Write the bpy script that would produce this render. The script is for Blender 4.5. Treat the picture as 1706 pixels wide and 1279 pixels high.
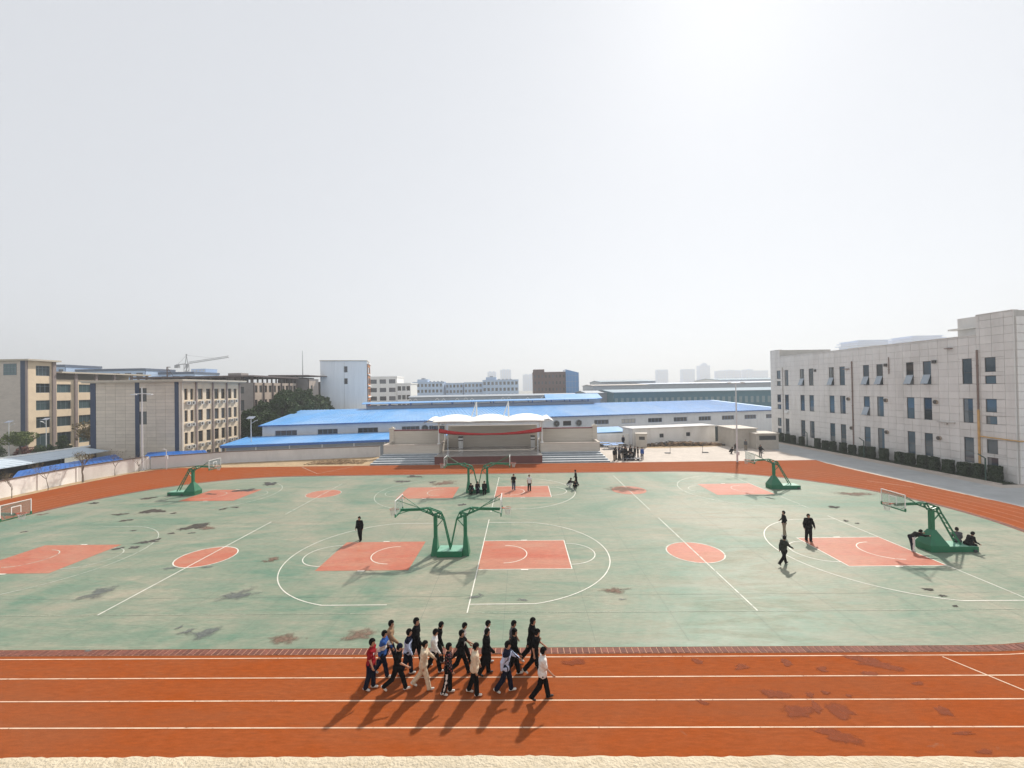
import bpy, math, random
import numpy as np
from mathutils import Vector, Matrix, Euler
R = math.radians
random.seed(7); RNG = np.random.default_rng(7)
for o in list(bpy.data.objects): bpy.data.objects.remove(o)
scene = bpy.context.scene
COL = scene.collection

# ---------------------------------------------------------------- camera
cam_d = bpy.data.cameras.new('camera'); cam = bpy.data.objects.new('camera', cam_d); COL.objects.link(cam)
cam_d.sensor_width = 36.0; cam_d.lens = 36.0 * 710.25 / 1706.0
cam_d.clip_start = 0.05; cam_d.clip_end = 9000
_yaw, _roll, _pitch = 0.0188, 0.0167, 0.0100
cam.matrix_world = (Matrix.Translation((0, 0, 11.105)) @ Matrix.Rotation(_yaw, 4, 'Z') @ Matrix.Rotation(R(90) + _pitch, 4, 'X') @ Matrix.Rotation(-_roll, 4, 'Z'))
scene.camera = cam

# ---------------------------------------------------------------- sky, sun, exposure
SUN_EL, SUN_AZ = R(42.0), math.atan2(0.46, 0.89)          # azimuth measured from +Y towards +X
world = bpy.data.worlds.new('World'); scene.world = world; world.use_nodes = True
wn = world.node_tree; wn.nodes.clear()
sky = wn.nodes.new('ShaderNodeTexSky'); sky.sky_type = 'NISHITA'; sky.sun_disc = False
sky.sun_elevation = SUN_EL; sky.sun_rotation = SUN_AZ
sky.altitude = 0; sky.air_density = 1.0; sky.dust_density = 0.55; sky.ozone_density = 1.0
hsv = wn.nodes.new('ShaderNodeHueSaturation'); hsv.inputs['Saturation'].default_value = 0.28
veil = wn.nodes.new('ShaderNodeMix'); veil.data_type = 'RGBA'; veil.inputs['Factor'].default_value = 0.62     # thin even veil of high cloud over the whole sky
veil.inputs['B'].default_value = (10.3, 10.6, 11.2, 1)
bg = wn.nodes.new('ShaderNodeBackground'); bg.inputs['Strength'].default_value = 0.0635
wo = wn.nodes.new('ShaderNodeOutputWorld')
wn.links.new(sky.outputs[0], hsv.inputs['Color']); wn.links.new(hsv.outputs[0], veil.inputs['A']); wn.links.new(veil.outputs['Result'], bg.inputs['Color']); wn.links.new(bg.outputs[0], wo.inputs['Surface'])
sun_d = bpy.data.lights.new('sun', 'SUN'); sun_d.energy = 3.7; sun_d.angle = R(2.0); sun_d.color = (1.0, 0.93, 0.83)
sun = bpy.data.objects.new('sun', sun_d); COL.objects.link(sun)
_d = Vector((math.sin(SUN_AZ) * math.cos(SUN_EL), math.cos(SUN_AZ) * math.cos(SUN_EL), math.sin(SUN_EL)))
sun.rotation_euler = _d.to_track_quat('Z', 'Y').to_euler(); sun.location = (60, 110, 120)
scene.view_settings.view_transform = 'Standard'; scene.view_settings.look = 'None'
scene.view_settings.exposure = 0.53; scene.view_settings.gamma = 1.0; scene.view_settings.use_curve_mapping = False
scene.render.engine = 'CYCLES'
cy = scene.cycles
cy.use_denoising = True; cy.max_bounces = 6; cy.diffuse_bounces = 3; cy.glossy_bounces = 3; cy.transmission_bounces = 4
cy.transparent_max_bounces = 12; cy.volume_bounces = 0; cy.sample_clamp_indirect = 6
cy.use_adaptive_sampling = True; cy.adaptive_threshold = 0.015

# ---------------------------------------------------------------- materials
MATS = {}
def _noise(nt, scale, detail, vec, rough=0.55, dist=0.0):
    n = nt.nodes.new('ShaderNodeTexNoise'); n.inputs['Scale'].default_value = scale; n.inputs['Detail'].default_value = detail
    n.inputs['Roughness'].default_value = rough; n.inputs['Distortion'].default_value = dist
    nt.links.new(vec, n.inputs['Vector']); return n.outputs['Fac']
def _ramp(nt, fac, a, b, ca=(0, 0, 0, 1), cb=(1, 1, 1, 1)):
    r = nt.nodes.new('ShaderNodeValToRGB'); e = r.color_ramp.elements
    e[0].position = a; e[0].color = ca; e[1].position = b; e[1].color = cb
    nt.links.new(fac, r.inputs['Fac']); return r.outputs['Color']
def _mix(nt, fac, a, b, mode='MIX'):
    m = nt.nodes.new('ShaderNodeMix'); m.data_type = 'RGBA'; m.blend_type = mode
    for sock, v in ((m.inputs['Factor'], fac), (m.inputs['A'], a), (m.inputs['B'], b)):
        if hasattr(v, 'is_linked'): nt.links.new(v, sock)
        elif isinstance(v, (int, float)): sock.default_value = v
        else: sock.default_value = (*v[:3], 1)
    return m.outputs['Result']
def _coords(nt, scale=(1, 1, 1), loc=(0, 0, 0), kind='Object'):
    t = nt.nodes.new('ShaderNodeNewGeometry'); m = nt.nodes.new('ShaderNodeMapping')     # place in the world, so alike pieces do not repeat
    m.inputs['Scale'].default_value = scale; m.inputs['Location'].default_value = loc
    nt.links.new(t.outputs['Position'], m.inputs['Vector']); return m.outputs['Vector']
def _new(name):
    m = bpy.data.materials.new(name); m.use_nodes = True
    nt = m.node_tree; b = nt.nodes['Principled BSDF']; MATS[name] = m
    return m, nt, b
def mat(name, col, rough=0.75, var=0.12, scale=2.0, stretch=(1, 1, 1), bump=0.0, bscale=40.0, spec=0.4, metal=0.0, dirt_sheen=None, dirt_sheen_amt=0.0, dscale=0.5, objvar=0.0, chip=0.0):
    """plain weathered surface: base colour, fine variation, larger dirt patches, optional per-object tone"""
    if name in MATS: return MATS[name]
    m, nt, b = _new(name)
    v = _coords(nt, stretch)
    c1 = tuple(max(0, x * (1 - var)) for x in col); c2 = tuple(min(1, x * (1 + var)) for x in col)
    f = _noise(nt, scale, 5, v)
    c = _mix(nt, _ramp(nt, f, 0.3, 0.7), c1, c2)
    if dirt_sheen:
        d = _ramp(nt, _noise(nt, dscale, 6, v, 0.65, 0.4), 0.45, 0.75)
        mm = nt.nodes.new('ShaderNodeMath'); mm.operation = 'MULTIPLY'; mm.inputs[1].default_value = dirt_sheen_amt
        nt.links.new(d, mm.inputs[0]); c = _mix(nt, mm.outputs[0], c, dirt_sheen)
    if objvar:
        oi = nt.nodes.new('ShaderNodeObjectInfo'); g = nt.nodes.new('ShaderNodeMapRange')
        g.inputs['To Min'].default_value = 1 - objvar; g.inputs['To Max'].default_value = 1 + objvar
        nt.links.new(oi.outputs['Random'], g.inputs['Value'])
        cc = nt.nodes.new('ShaderNodeCombineColor')
        for i in range(3): nt.links.new(g.outputs[0], cc.inputs[i])
        c = _mix(nt, 1.0, c, cc.outputs[0], 'MULTIPLY')
    nt.links.new(c, b.inputs['Base Color'])
    b.inputs['Roughness'].default_value = rough; b.inputs['Specular IOR Level'].default_value = spec; b.inputs['Metallic'].default_value = metal
    if chip:
        al = _ramp(nt, _noise(nt, 3.5, 9, v, .75, .6), .30 + .1 * chip, .38 + .1 * chip, (.25, .25, .25, 1), (1, 1, 1, 1)); nt.links.new(al, b.inputs['Alpha'])
    if bump:
        bn = nt.nodes.new('ShaderNodeBump'); bn.inputs['Strength'].default_value = bump; bn.inputs['Distance'].default_value = 0.05
        nt.links.new(_noise(nt, bscale, 4, v), bn.inputs['Height']); nt.links.new(bn.outputs[0], b.inputs['Normal'])
    return m
def glass_dark(name, col=(0.02, 0.03, 0.035), rough=0.06, spec=0.6):
    if name in MATS: return MATS[name]
    m, nt, b = _new(name)
    oi = nt.nodes.new('ShaderNodeObjectInfo')
    c = _mix(nt, _ramp(nt, oi.outputs['Random'], 0.1, 0.9), tuple(x * 0.35 for x in col), tuple(min(1, x * 2.6) for x in col))
    nt.links.new(c, b.inputs['Base Color']); b.inputs['Roughness'].default_value = rough; b.inputs['Specular IOR Level'].default_value = spec
    return m
def clear_glass(name):
    if name in MATS: return MATS[name]
    m, nt, b = _new(name)
    nt.nodes.remove(b); out = nt.nodes['Material Output']
    t = nt.nodes.new('ShaderNodeBsdfTransparent'); t.inputs[0].default_value = (0.86, 0.9, 0.9, 1)
    g = nt.nodes.new('ShaderNodeBsdfGlossy'); g.inputs['Roughness'].default_value = 0.0635
    d = nt.nodes.new('ShaderNodeBsdfDiffuse'); d.inputs[0].default_value = (0.6, 0.62, 0.6, 1)
    m1 = nt.nodes.new('ShaderNodeMixShader'); m1.inputs[0].default_value = 0.10
    m2 = nt.nodes.new('ShaderNodeMixShader'); m2.inputs[0].default_value = 0.07
    nt.links.new(t.outputs[0], m1.inputs[1]); nt.links.new(g.outputs[0], m1.inputs[2])
    nt.links.new(m1.outputs[0], m2.inputs[1]); nt.links.new(d.outputs[0], m2.inputs[2])
    nt.links.new(m2.outputs[0], out.inputs['Surface']); return m
def leaf_mat(name, c1, c2):
    if name in MATS: return MATS[name]
    m, nt, b = _new(name)
    v = _coords(nt)
    f = _noise(nt, 1.3, 3, v); f2 = _noise(nt, 9.0, 2, v)
    c = _mix(nt, _ramp(nt, f, 0.35, 0.65), c1, c2)
    c = _mix(nt, _ramp(nt, f2, 0.4, 0.7), c, tuple(x * 1.35 for x in c2))
    nt.links.new(c, b.inputs['Base Color']); b.inputs['Roughness'].default_value = 0.6; b.inputs['Specular IOR Level'].default_value = 0.25
    return m

# ---------------------------------------------------------------- mesh builder
class MB:
    def __init__(s): s.v = []; s.f = []; s.m = []
    def add(s, vs, fs, mi=0):
        o = len(s.v); s.v.extend([tuple(p) for p in vs]); s.f.extend([tuple(i + o for i in f) for f in fs]); s.m.extend([mi] * len(fs)); return s
    def box(s, x0, y0, z0, x1, y1, z1, mi=0):
        return s.add([(x0, y0, z0), (x1, y0, z0), (x1, y1, z0), (x0, y1, z0), (x0, y0, z1), (x1, y0, z1), (x1, y1, z1), (x0, y1, z1)],
                     [(3, 2, 1, 0), (4, 5, 6, 7), (0, 1, 5, 4), (1, 2, 6, 5), (2, 3, 7, 6), (3, 0, 4, 7)], mi)
    def hexa(s, p, mi=0):       # eight corners: bottom ring then top ring
        return s.add(p, [(3, 2, 1, 0), (4, 5, 6, 7), (0, 1, 5, 4), (1, 2, 6, 5), (2, 3, 7, 6), (3, 0, 4, 7)], mi)
    def bar(s, a, b, w, h=None, mi=0):     # square bar between two points
        a = Vector(a); b = Vector(b); h = h or w; d = (b - a).normalized()
        up = Vector((0, 0, 1)) if abs(d.z) < 0.95 else Vector((1, 0, 0))
        x = d.cross(up).normalized() * (w / 2); y = x.normalized().cross(d).normalized() * (h / 2)
        return s.hexa([a - x - y, a + x - y, b + x - y, b - x - y, a - x + y, a + x + y, b + x + y, b - x + y], mi)
    def tube(s, pts, rs, n=8, mi=0, cap=True):
        pts = [Vector(p) for p in pts]
        if not hasattr(rs, '__len__'): rs = [rs] * len(pts)
        o = len(s.v); ref = None
        for i, p in enumerate(pts):
            d = (pts[min(i + 1, len(pts) - 1)] - pts[max(i - 1, 0)]).normalized()
            if ref is None: ref = Vector((0, 0, 1)) if abs(d.z) < 0.9 else Vector((1, 0, 0))
            x = (ref - d * ref.dot(d))
            if x.length < 1e-4: x = Vector((0, 1, 0)) - d * d.y
            x.normalize(); ref = x; y = d.cross(x)
            for k in range(n):
                a = 2 * math.pi * k / n; s.v.append(tuple(p + (x * math.cos(a) + y * math.sin(a)) * rs[i]))
        for i in range(len(pts) - 1):
            for k in range(n):
                a = o + i * n + k; b = o + i * n + (k + 1) % n
                s.f.append((a, b, b + n, a + n)); s.m.append(mi)
        if cap:
            s.f.append(tuple(o + k for k in reversed(range(n)))); e = o + (len(pts) - 1) * n
            s.f.append(tuple(e + k for k in range(n))); s.m += [mi, mi]
        return s
    def poly(s, pts, z=None, mi=0):
        vs = [(p[0], p[1], z if z is not None else p[2]) for p in pts]; return s.add(vs, [tuple(range(len(vs)))], mi)
    def prism(s, pts, z0, z1, mi=0):
        n = len(pts); vs = [(p[0], p[1], z0) for p in pts] + [(p[0], p[1], z1) for p in pts]
        return s.add(vs, [tuple(reversed(range(n))), tuple(range(n, 2 * n))] + [(i, (i + 1) % n, n + (i + 1) % n, n + i) for i in range(n)], mi)
    def ribbon(s, pts, w, z, closed=False, mi=0):    # flat painted line along a polyline
        P = [Vector((p[0], p[1])) for p in pts]; n = len(P); L = []; Rr = []
        for i in range(n):
            a = P[(i - 1) % n] if closed or i > 0 else P[i]; b = P[(i + 1) % n] if closed or i < n - 1 else P[i]
            d = (b - a).normalized(); nn = Vector((-d.y, d.x)) * (w / 2); L.append(P[i] + nn); Rr.append(P[i] - nn)
        vs = [(p.x, p.y, z) for p in L] + [(p.x, p.y, z) for p in Rr]
        m = n if closed else n - 1
        return s.add(vs, [(n + i, n + (i + 1) % n, (i + 1) % n, i) for i in range(m)], mi)
    def build(s, name, mats, parent=None, smooth=False, loc=None):
        me = bpy.data.meshes.new(name); me.from_pydata(s.v, [], s.f)
        if not isinstance(mats, (list, tuple)): mats = [mats]
        for m in mats: me.materials.append(m)
        if len(mats) > 1: me.polygons.foreach_set('material_index', s.m)
        if smooth: me.polygons.foreach_set('use_smooth', [True] * len(me.polygons))
        me.update(); return link(name, me, parent, loc)
def link(name, data, parent=None, loc=None):
    o = bpy.data.objects.new(name, data); COL.objects.link(o)
    if parent is not None: o.parent = parent
    if loc is not None: o.location = loc
    return o
def empty(name, loc=(0, 0, 0), rz=0.0):
    o = link(name, None, None, loc); o.rotation_euler = (0, 0, rz); o.empty_display_size = 0.3; return o
def tag(o, label=None, cat=None, group=None, kind=None):
    for k, v in (('label', label), ('category', cat), ('group', group), ('kind', kind)):
        if v: o[k] = v
    return o
def struct(o): o['kind'] = 'structure'; return o
def copy_tree(o, parent=None):
    c = o.copy(); COL.objects.link(c); c.parent = parent
    for ch in o.children:
        copy_tree(ch, c)
    return c
def np_mesh(name, V, F, mats, midx=None, smooth=True):
    me = bpy.data.meshes.new(name); n = len(V); k = F.shape[1]
    me.vertices.add(n); me.vertices.foreach_set('co', np.asarray(V, np.float32).ravel())
    me.loops.add(F.size); me.loops.foreach_set('vertex_index', F.astype(np.int32).ravel())
    me.polygons.add(len(F)); me.polygons.foreach_set('loop_start', np.arange(0, F.size, k, dtype=np.int32)); me.polygons.foreach_set('loop_total', np.full(len(F), k, np.int32))
    for m in (mats if isinstance(mats, (list, tuple)) else [mats]): me.materials.append(m)
    if midx is not None: me.polygons.foreach_set('material_index', midx.astype(np.int32))
    me.polygons.foreach_set('use_smooth', np.full(len(F), smooth)); me.update(calc_edges=True); me.validate(); return me

class Frame:
    """a vertical wall plane: u runs along it, d points out of it, z is up"""
    def __init__(s, o, u, flip=1): s.o = Vector((*o[:2], 0)); s.u = Vector((*u[:2], 0)).normalized(); s.n = Vector((s.u.y, -s.u.x, 0)) * flip; s.flip = flip
    def p(s, u, d, z): return s.o + s.u * u + s.n * d + Vector((0, 0, z))
    def box(s, mb, u0, u1, d0, d1, z0, z1, mi=0):
        if s.flip < 0: u0, u1 = u1, u0
        return mb.hexa([s.p(u0, d1, z0), s.p(u1, d1, z0), s.p(u1, d0, z0), s.p(u0, d0, z0), s.p(u0, d1, z1), s.p(u1, d1, z1), s.p(u1, d0, z1), s.p(u0, d0, z1)], mi)
def wall_holes(fr, mb, u0, u1, z0, z1, holes, depth=0.2, d=0.0, mi=0):
    """front skin of a wall with real recessed openings (reveals included)"""
    us = sorted({u0, u1, *[h[0] for h in holes], *[h[1] for h in holes]}); zs = sorted({z0, z1, *[h[2] for h in holes], *[h[3] for h in holes]})
    us = [u for u in us if u0 <= u <= u1]; zs = [z for z in zs if z0 <= z <= z1]
    fl = fr.flip
    def q(a, b, c, e): mb.add([a, b, c, e] if fl > 0 else [e, c, b, a], [(0, 1, 2, 3)], mi)
    for i in range(len(us) - 1):
        j = 0
        while j < len(zs) - 1:
            def inside(jj):
                um = (us[i] + us[i + 1]) / 2; zm = (zs[jj] + zs[jj + 1]) / 2
                return any(h[0] < um < h[1] and h[2] < zm < h[3] for h in holes)
            if inside(j): j += 1; continue
            k = j
            while k < len(zs) - 1 and not inside(k): k += 1
            q(fr.p(us[i], d, zs[j]), fr.p(us[i + 1], d, zs[j]), fr.p(us[i + 1], d, zs[k]), fr.p(us[i], d, zs[k])); j = k
    for (a, b, c, e) in holes:
        q(fr.p(a, d, c), fr.p(b, d, c), fr.p(b, d - depth, c), fr.p(a, d - depth, c))
        q(fr.p(a, d - depth, e), fr.p(b, d - depth, e), fr.p(b, d, e), fr.p(a, d, e))
        q(fr.p(a, d, c), fr.p(a, d - depth, c), fr.p(a, d - depth, e), fr.p(a, d, e))
        q(fr.p(b, d - depth, c), fr.p(b, d, c), fr.p(b, d, e), fr.p(b, d - depth, e))
def window(fr, parent, u0, u1, z0, z1, d, pane_m, frame_m, nu=1, nz=1, ft=0.06, name='window', zsplit=None):
    """frame with mullions (the part) and its panes (sub-parts), set at depth d"""
    mb = MB()
    fr.box(mb, u0, u0 + ft, d, d + 0.05, z0, z1); fr.box(mb, u1 - ft, u1, d, d + 0.05, z0, z1)
    fr.box(mb, u0 + ft, u1 - ft, d, d + 0.05, z0, z0 + ft); fr.box(mb, u0 + ft, u1 - ft, d, d + 0.05, z1 - ft, z1)
    for i in range(1, nu):
        u = u0 + (u1 - u0) * i / nu; fr.box(mb, u - ft / 2, u + ft / 2, d + 0.002, d + 0.048, z0 + ft, z1 - ft)
    zz = [zsplit] if zsplit else [z0 + (z1 - z0) * i / nz for i in range(1, nz)]
    for z in zz: fr.box(mb, u0 + ft, u1 - ft, d + 0.004, d + 0.046, z - ft / 2, z + ft / 2)
    w = mb.build(name, frame_m, parent)
    pb = MB(); fr.box(pb, u0 + ft / 2, u1 - ft / 2, d + 0.012, d + 0.02, z0 + ft / 2, z1 - ft / 2); pb.build('pane', pane_m, w)
    return w
BASE = -1.5     # level of the ground outside the raised sports field
HAZE_DENSITY = 0.00075
# ================================================================ ground, track, courts
def court_mat(name, base, fade, fade_amt=0.7, rough=(0.28, 0.5), spec=.3, gr=.18):
    m, nt, b = _new(name)
    v = _coords(nt); vs = _coords(nt, (0.35, 1.6, 1))
    big = _ramp(nt, _noise(nt, 0.085, 6, v, 0.68, 1.0), 0.38, 0.62)
    mid = _ramp(nt, _noise(nt, 0.6, 8, vs, 0.72, 0.9), 0.42, 0.64)
    fine = _noise(nt, 6.0, 5, vs, 0.7)
    grit = _noise(nt, 60.0, 2, v, 0.6)
    mm = nt.nodes.new('ShaderNodeMath'); mm.operation = 'MULTIPLY_ADD'; mm.inputs[1].default_value = fade_amt * 0.62
    mm2 = nt.nodes.new('ShaderNodeMath'); mm2.operation = 'MULTIPLY'; mm2.inputs[1].default_value = fade_amt * 0.45
    nt.links.new(mid, mm2.inputs[0]); nt.links.new(big, mm.inputs[0]); nt.links.new(mm2.outputs[0], mm.inputs[2])
    c = _mix(nt, mm.outputs[0], base, fade)
    c = _mix(nt, 0.55, c, _ramp(nt, fine, 0.25, 0.75, (0.35, 0.35, 0.35, 1), (1, 1, 1, 1)), 'MULTIPLY')
    st2 = _ramp(nt, _noise(nt, 0.22, 7, _coords(nt, (0.25, 1.5, 1), (31, 7, 0)), 0.7, 0.8), 0.50, 0.70)
    m4 = nt.nodes.new('ShaderNodeMath'); m4.operation = 'MULTIPLY'; m4.inputs[1].default_value = 0.55; nt.links.new(st2, m4.inputs[0])
    c = _mix(nt, m4.outputs[0], c, tuple(q * .72 for q in fade))
    c = _mix(nt, gr, c, _ramp(nt, grit, 0.3, 0.7, (0.4, 0.4, 0.4, 1), (1, 1, 1, 1)), 'MULTIPLY')
    stn = _ramp(nt, _noise(nt, 0.8, 8, v, 0.7, 1.2), 0.66, 0.74)
    m3 = nt.nodes.new('ShaderNodeMath'); m3.operation = 'MULTIPLY'; m3.inputs[1].default_value = 0.35; nt.links.new(stn, m3.inputs[0])
    c = _mix(nt, m3.outputs[0], c, (0.20, 0.19, 0.15))
    nt.links.new(c, b.inputs['Base Color'])
    rr = nt.nodes.new('ShaderNodeMapRange'); rr.inputs['To Min'].default_value = rough[0]; rr.inputs['To Max'].default_value = rough[1]
    nt.links.new(mid, rr.inputs['Value']); nt.links.new(rr.outputs[0], b.inputs['Roughness']); b.inputs['Specular IOR Level'].default_value = spec
    bn = nt.nodes.new('ShaderNodeBump'); bn.inputs['Strength'].default_value = 0.12; bn.inputs['Distance'].default_value = 0.02
    nt.links.new(fine, bn.inputs['Height']); nt.links.new(bn.outputs[0], b.inputs['Normal'])
    return m
GREEN = court_mat('court green paint', (0.150, 0.262, 0.184), (0.42, 0.385, 0.295), 0.95, (0.45, 0.68), .16)
CORAL = court_mat('court coral paint', (0.54, 0.135, 0.075), (0.56, 0.30, 0.205), 0.8, (0.42, 0.6), .16)
TRACK = court_mat('track rubber', (0.40, 0.086, 0.015), (0.37, 0.115, 0.045), 0.9, (0.8, 0.95), .03, .45)
LINE = mat('line paint', (0.70, 0.68, 0.60), 0.5, 0.12, 3.0, dirt_sheen=(0.35, 0.38, 0.32), dirt_sheen_amt=0.55, dscale=0.9, chip=.35)
LINE_WORN = mat('worn line paint', (0.52, 0.54, 0.46), 0.55, 0.15, 2.0, dirt_sheen=(0.27, 0.34, 0.27), dirt_sheen_amt=0.9, dscale=0.7, chip=.9)
LINE_FAINT = mat('nearly gone line paint', (0.36, 0.38, 0.30), 0.6, 0.2, 1.0, dirt_sheen=(0.20, 0.28, 0.2), dirt_sheen_amt=1.0, dscale=0.5, chip=1.2)
TRACK_LINE = mat('track line paint', (0.66, 0.50, 0.37), 0.8, 0.1, 3.0, dirt_sheen=(0.42, 0.15, 0.06), dirt_sheen_amt=0.8, dscale=0.6, chip=.45)
TRACK_LINE_W = mat('worn track line', (0.47, 0.24, 0.15), 0.8, 0.15, 2.0, dirt_sheen=(0.40, 0.13, 0.05), dirt_sheen_amt=0.9, dscale=0.5, chip=.7)
JOINT = mat('joint filler', (0.13, 0.16, 0.13), 0.7)
CONC = mat('plaza concrete', (0.50, 0.44, 0.385), 0.8, 0.10, 1.2, dirt_sheen=(0.34, 0.30, 0.26), dirt_sheen_amt=0.55, dscale=0.25, bump=0.1, bscale=12)
ROADC = mat('road concrete', (0.42, 0.43, 0.43), 0.6, 0.10, 0.8, dirt_sheen=(0.28, 0.29, 0.29), dirt_sheen_amt=0.5, dscale=0.25, bump=0.08, bscale=12)
SOIL = mat('sandy soil', (0.42, 0.30, 0.175), 0.95, 0.2, 2.5, dirt_sheen=(0.22, 0.16, 0.10), dirt_sheen_amt=0.7, dscale=0.6, bump=0.6, bscale=9)
EARTH = mat('outer ground', (0.30, 0.30, 0.27), 0.95, 0.15, 0.05, dirt_sheen=(0.16, 0.18, 0.12), dirt_sheen_amt=0.7, dscale=0.01)

g = MB(); g.poly([(-2300, -60), (2300, -60), (2300, 2300), (-2300, 2300)], BASE); struct(g.build('ground', EARTH))
# raised platform that carries the sports field (retaining edge on the left and behind)
plat = [(-57.6, -8), (110, -8), (110, 99), (43, 97), (26, 88.5), (12, 84), (-23.7, 71.6), (-46.3, 67.6), (-55.4, 62.6), (-57.6, 54)]
p = MB(); p.prism(plat, BASE - 0.2, -0.006); struct(p.build('sports_ground', CONC))
s = MB(); s.poly([(-57.4, 20), (-55.5, 20), (-55.6, 52), (-54.6, 59), (-52, 62.9), (-21.6, 62.9), (-21.6, 71.2), (-23.7, 71.2), (-46.3, 67.2), (-55.2, 62.3), (-57.4, 54)], 0.0)
struct(s.build('sandy_verge', SOIL))
r = MB(); r.poly([(43.7, -6), (80, -6), (80, 45), (49.4, 45), (47.5, 90), (42.6, 74), (42.4, 62.9), (42.9, 55), (43.7, 40)], 0.0); struct(r.build('side_road', ROADC))

# --- oval geometry: left end is a squarer curve than the right one
CX0, CX1, CYM, HB = -27.6, 18.6, 36.9, 18.55
def oval(off=0.0, n=40):
    pts = []
    for i in range(n + 1):          # right end, from near to far
        a = -math.pi / 2 + math.pi * i / n; rr = HB + off
        pts.append((CX1 + rr * math.cos(a), CYM + rr * math.sin(a)))
    for i in range(n + 1):          # left end, from far to near
        a = math.pi / 2 + math.pi * i / n; c, s_ = math.cos(a), math.sin(a); e = 2 / 2.35
        pts.append((CX0 + (HB + off) * math.copysign(abs(c) ** e, c), CYM + (HB + off) * math.copysign(abs(s_) ** e, s_)))
    return pts
t = MB(); t.poly([(-55.5, 6), (43.7, 6), (43.9, 30), (43.6, 40), (42.6, 52), (42.2, 60), (42.6, 62.6), (-51, 62.9), (-53.6, 61.8), (-55.0, 58.5), (-55.7, 51)], 0.004)
track = struct(t.build('running_track', TRACK))
f = MB(); f.poly(oval(0.0), 0.010)
field = struct(f.build('court_surface', GREEN))
for i in range(6):
    lp = oval(0.64 + i * 1.218, 60); tail = [q for q in lp if q[1] < 24 and q[0] < 0]; head = [q for q in lp if q[1] < 24 and q[0] > 0]; far_ = [head[-1]] + [q for q in lp if q[1] >= 24] + [tail[0]]
    mb = MB(); mb.ribbon(tail + head, 0.05, 0.0085); mb.build('lane_line', TRACK_LINE, track)
    mb = MB(); mb.ribbon(far_, 0.05, 0.0085); mb.build('worn_lane_line', TRACK_LINE_W, track)
mb = MB(); mb.ribbon([(42.35, 60), (42.2, 56.2), (42.6, 51), (43.2, 44), (43.4, 40.5)], 0.10, 0.0085); mb.build('edge_line', TRACK_LINE, track)
for a, b in (((16.83, 17.61), (17.83, 15.69)), ((17.83, 15.69), (18.43, 14.54)), ((38.9, 48.9), (41.2, 45.8))):
    mb = MB(); mb.ribbon([a, b], 0.06, 0.0095); mb.build('start_line', TRACK_LINE, track)
for a, b in (((-32.2, 62.2), (-27.6, 57.2)), ((-27.6, 57.2), (-24.6, 62.2))):
    mb = MB(); mb.ribbon([a, b], 0.06, 0.0095); mb.build('chevron_line', LINE_WORN, track)

# --- brick kerb between the courts and the near straight: single bricks near the camera, one joined mesh further round
BRICK = mat('kerb brick', (0.17, 0.055, 0.036), 0.8, 0.2, 6.0, dirt_sheen=(0.10, 0.05, 0.04), dirt_sheen_amt=0.6, dscale=1.5, objvar=0.22)
MORTAR = mat('kerb mortar', (0.50, 0.27, 0.18), 0.9, 0.12)
kerb = MB()
ko = oval(0.24, 80)
kerb.ribbon(ko, 0.40, 0.016, True); kerb = struct(kerb.build('brick_kerb', MORTAR))
bm = MB(); bm.box(-0.112, -0.175, -0.01, 0.112, 0.175, 0.012); brick_mesh = bm.build('brick', BRICK, kerb); brick_data = brick_mesh.data
bpy.data.objects.remove(brick_mesh)
spots = []
P = [Vector(p) for p in ko]; P.append(P[0]); acc = 0.0; nextd = 0.0
for i in range(len(P) - 1):
    L = (P[i + 1] - P[i]).length
    if L < 1e-6: continue
    while nextd <= acc + L:
        q = P[i] + (P[i + 1] - P[i]) * ((nextd - acc) / L); d = P[i + 1] - P[i]; spots.append((q.x, q.y, math.atan2(d.y, d.x))); nextd += 0.262
    acc += L
def seen_size(q): return (18.0 if abs(q[0]) <= q[1] * 1.22 + 0.3 else 900) + math.hypot(q[0], q[1])
spots.sort(key=seen_size)
for (x, y, a) in spots[:290]:
    o = link('brick', brick_data, kerb, (x, y, 0.016 + random.uniform(0, 0.006))); o.rotation_euler = (random.uniform(-.012, .012), random.uniform(-.012, .012), a + random.uniform(-.02, .02))
rest = MB()
for (x, y, a) in spots[290:]:
    c, s_ = math.cos(a), math.sin(a); vs = []
    for z in (0.006, 0.028):
        for (u, w) in ((-.112, -.175), (.112, -.175), (.112, .175), (-.112, .175)): vs.append((x + u * c - w * s_, y + u * s_ + w * c, z))
    rest.hexa(vs)
tag(rest.build('brick_course', BRICK, kerb), kind='stuff')

# --- slab joints across the green surface
def inside_oval(x, y, off=-0.3):
    rr = HB + off
    if x > CX1: return (x - CX1) ** 2 + (y - CYM) ** 2 < rr * rr
    if x < CX0: return abs((x - CX0) / rr) ** 2.35 + abs((y - CYM) / rr) ** 2.35 < 1
    return abs(y - CYM) < rr
for k in range(-11, 10):
    x = -0.95 + 4.05 * k + 0.0
    ys = [y for y in np.arange(CYM - HB, CYM + HB, 0.2) if inside_oval(x, y)]
    if not ys: continue
    mb = MB(); pts = [(x + random.uniform(-.015, .015), y) for y in np.linspace(ys[0], ys[-1], 14)]
    mb.ribbon(pts, 0.015, 0.0135); mb.build('slab_joint', JOINT, field)
for y in (22.9, 29.4, 35.9, 42.4, 48.9):
    xs = [x for x in np.arange(-48, 38, 0.2) if inside_oval(x, y)]
    mb = MB(); mb.ribbon([(x, y + random.uniform(-.01, .01)) for x in np.linspace(xs[0], xs[-1], 24)], 0.018, 0.0137); mb.build('slab_joint', JOINT, field)

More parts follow.
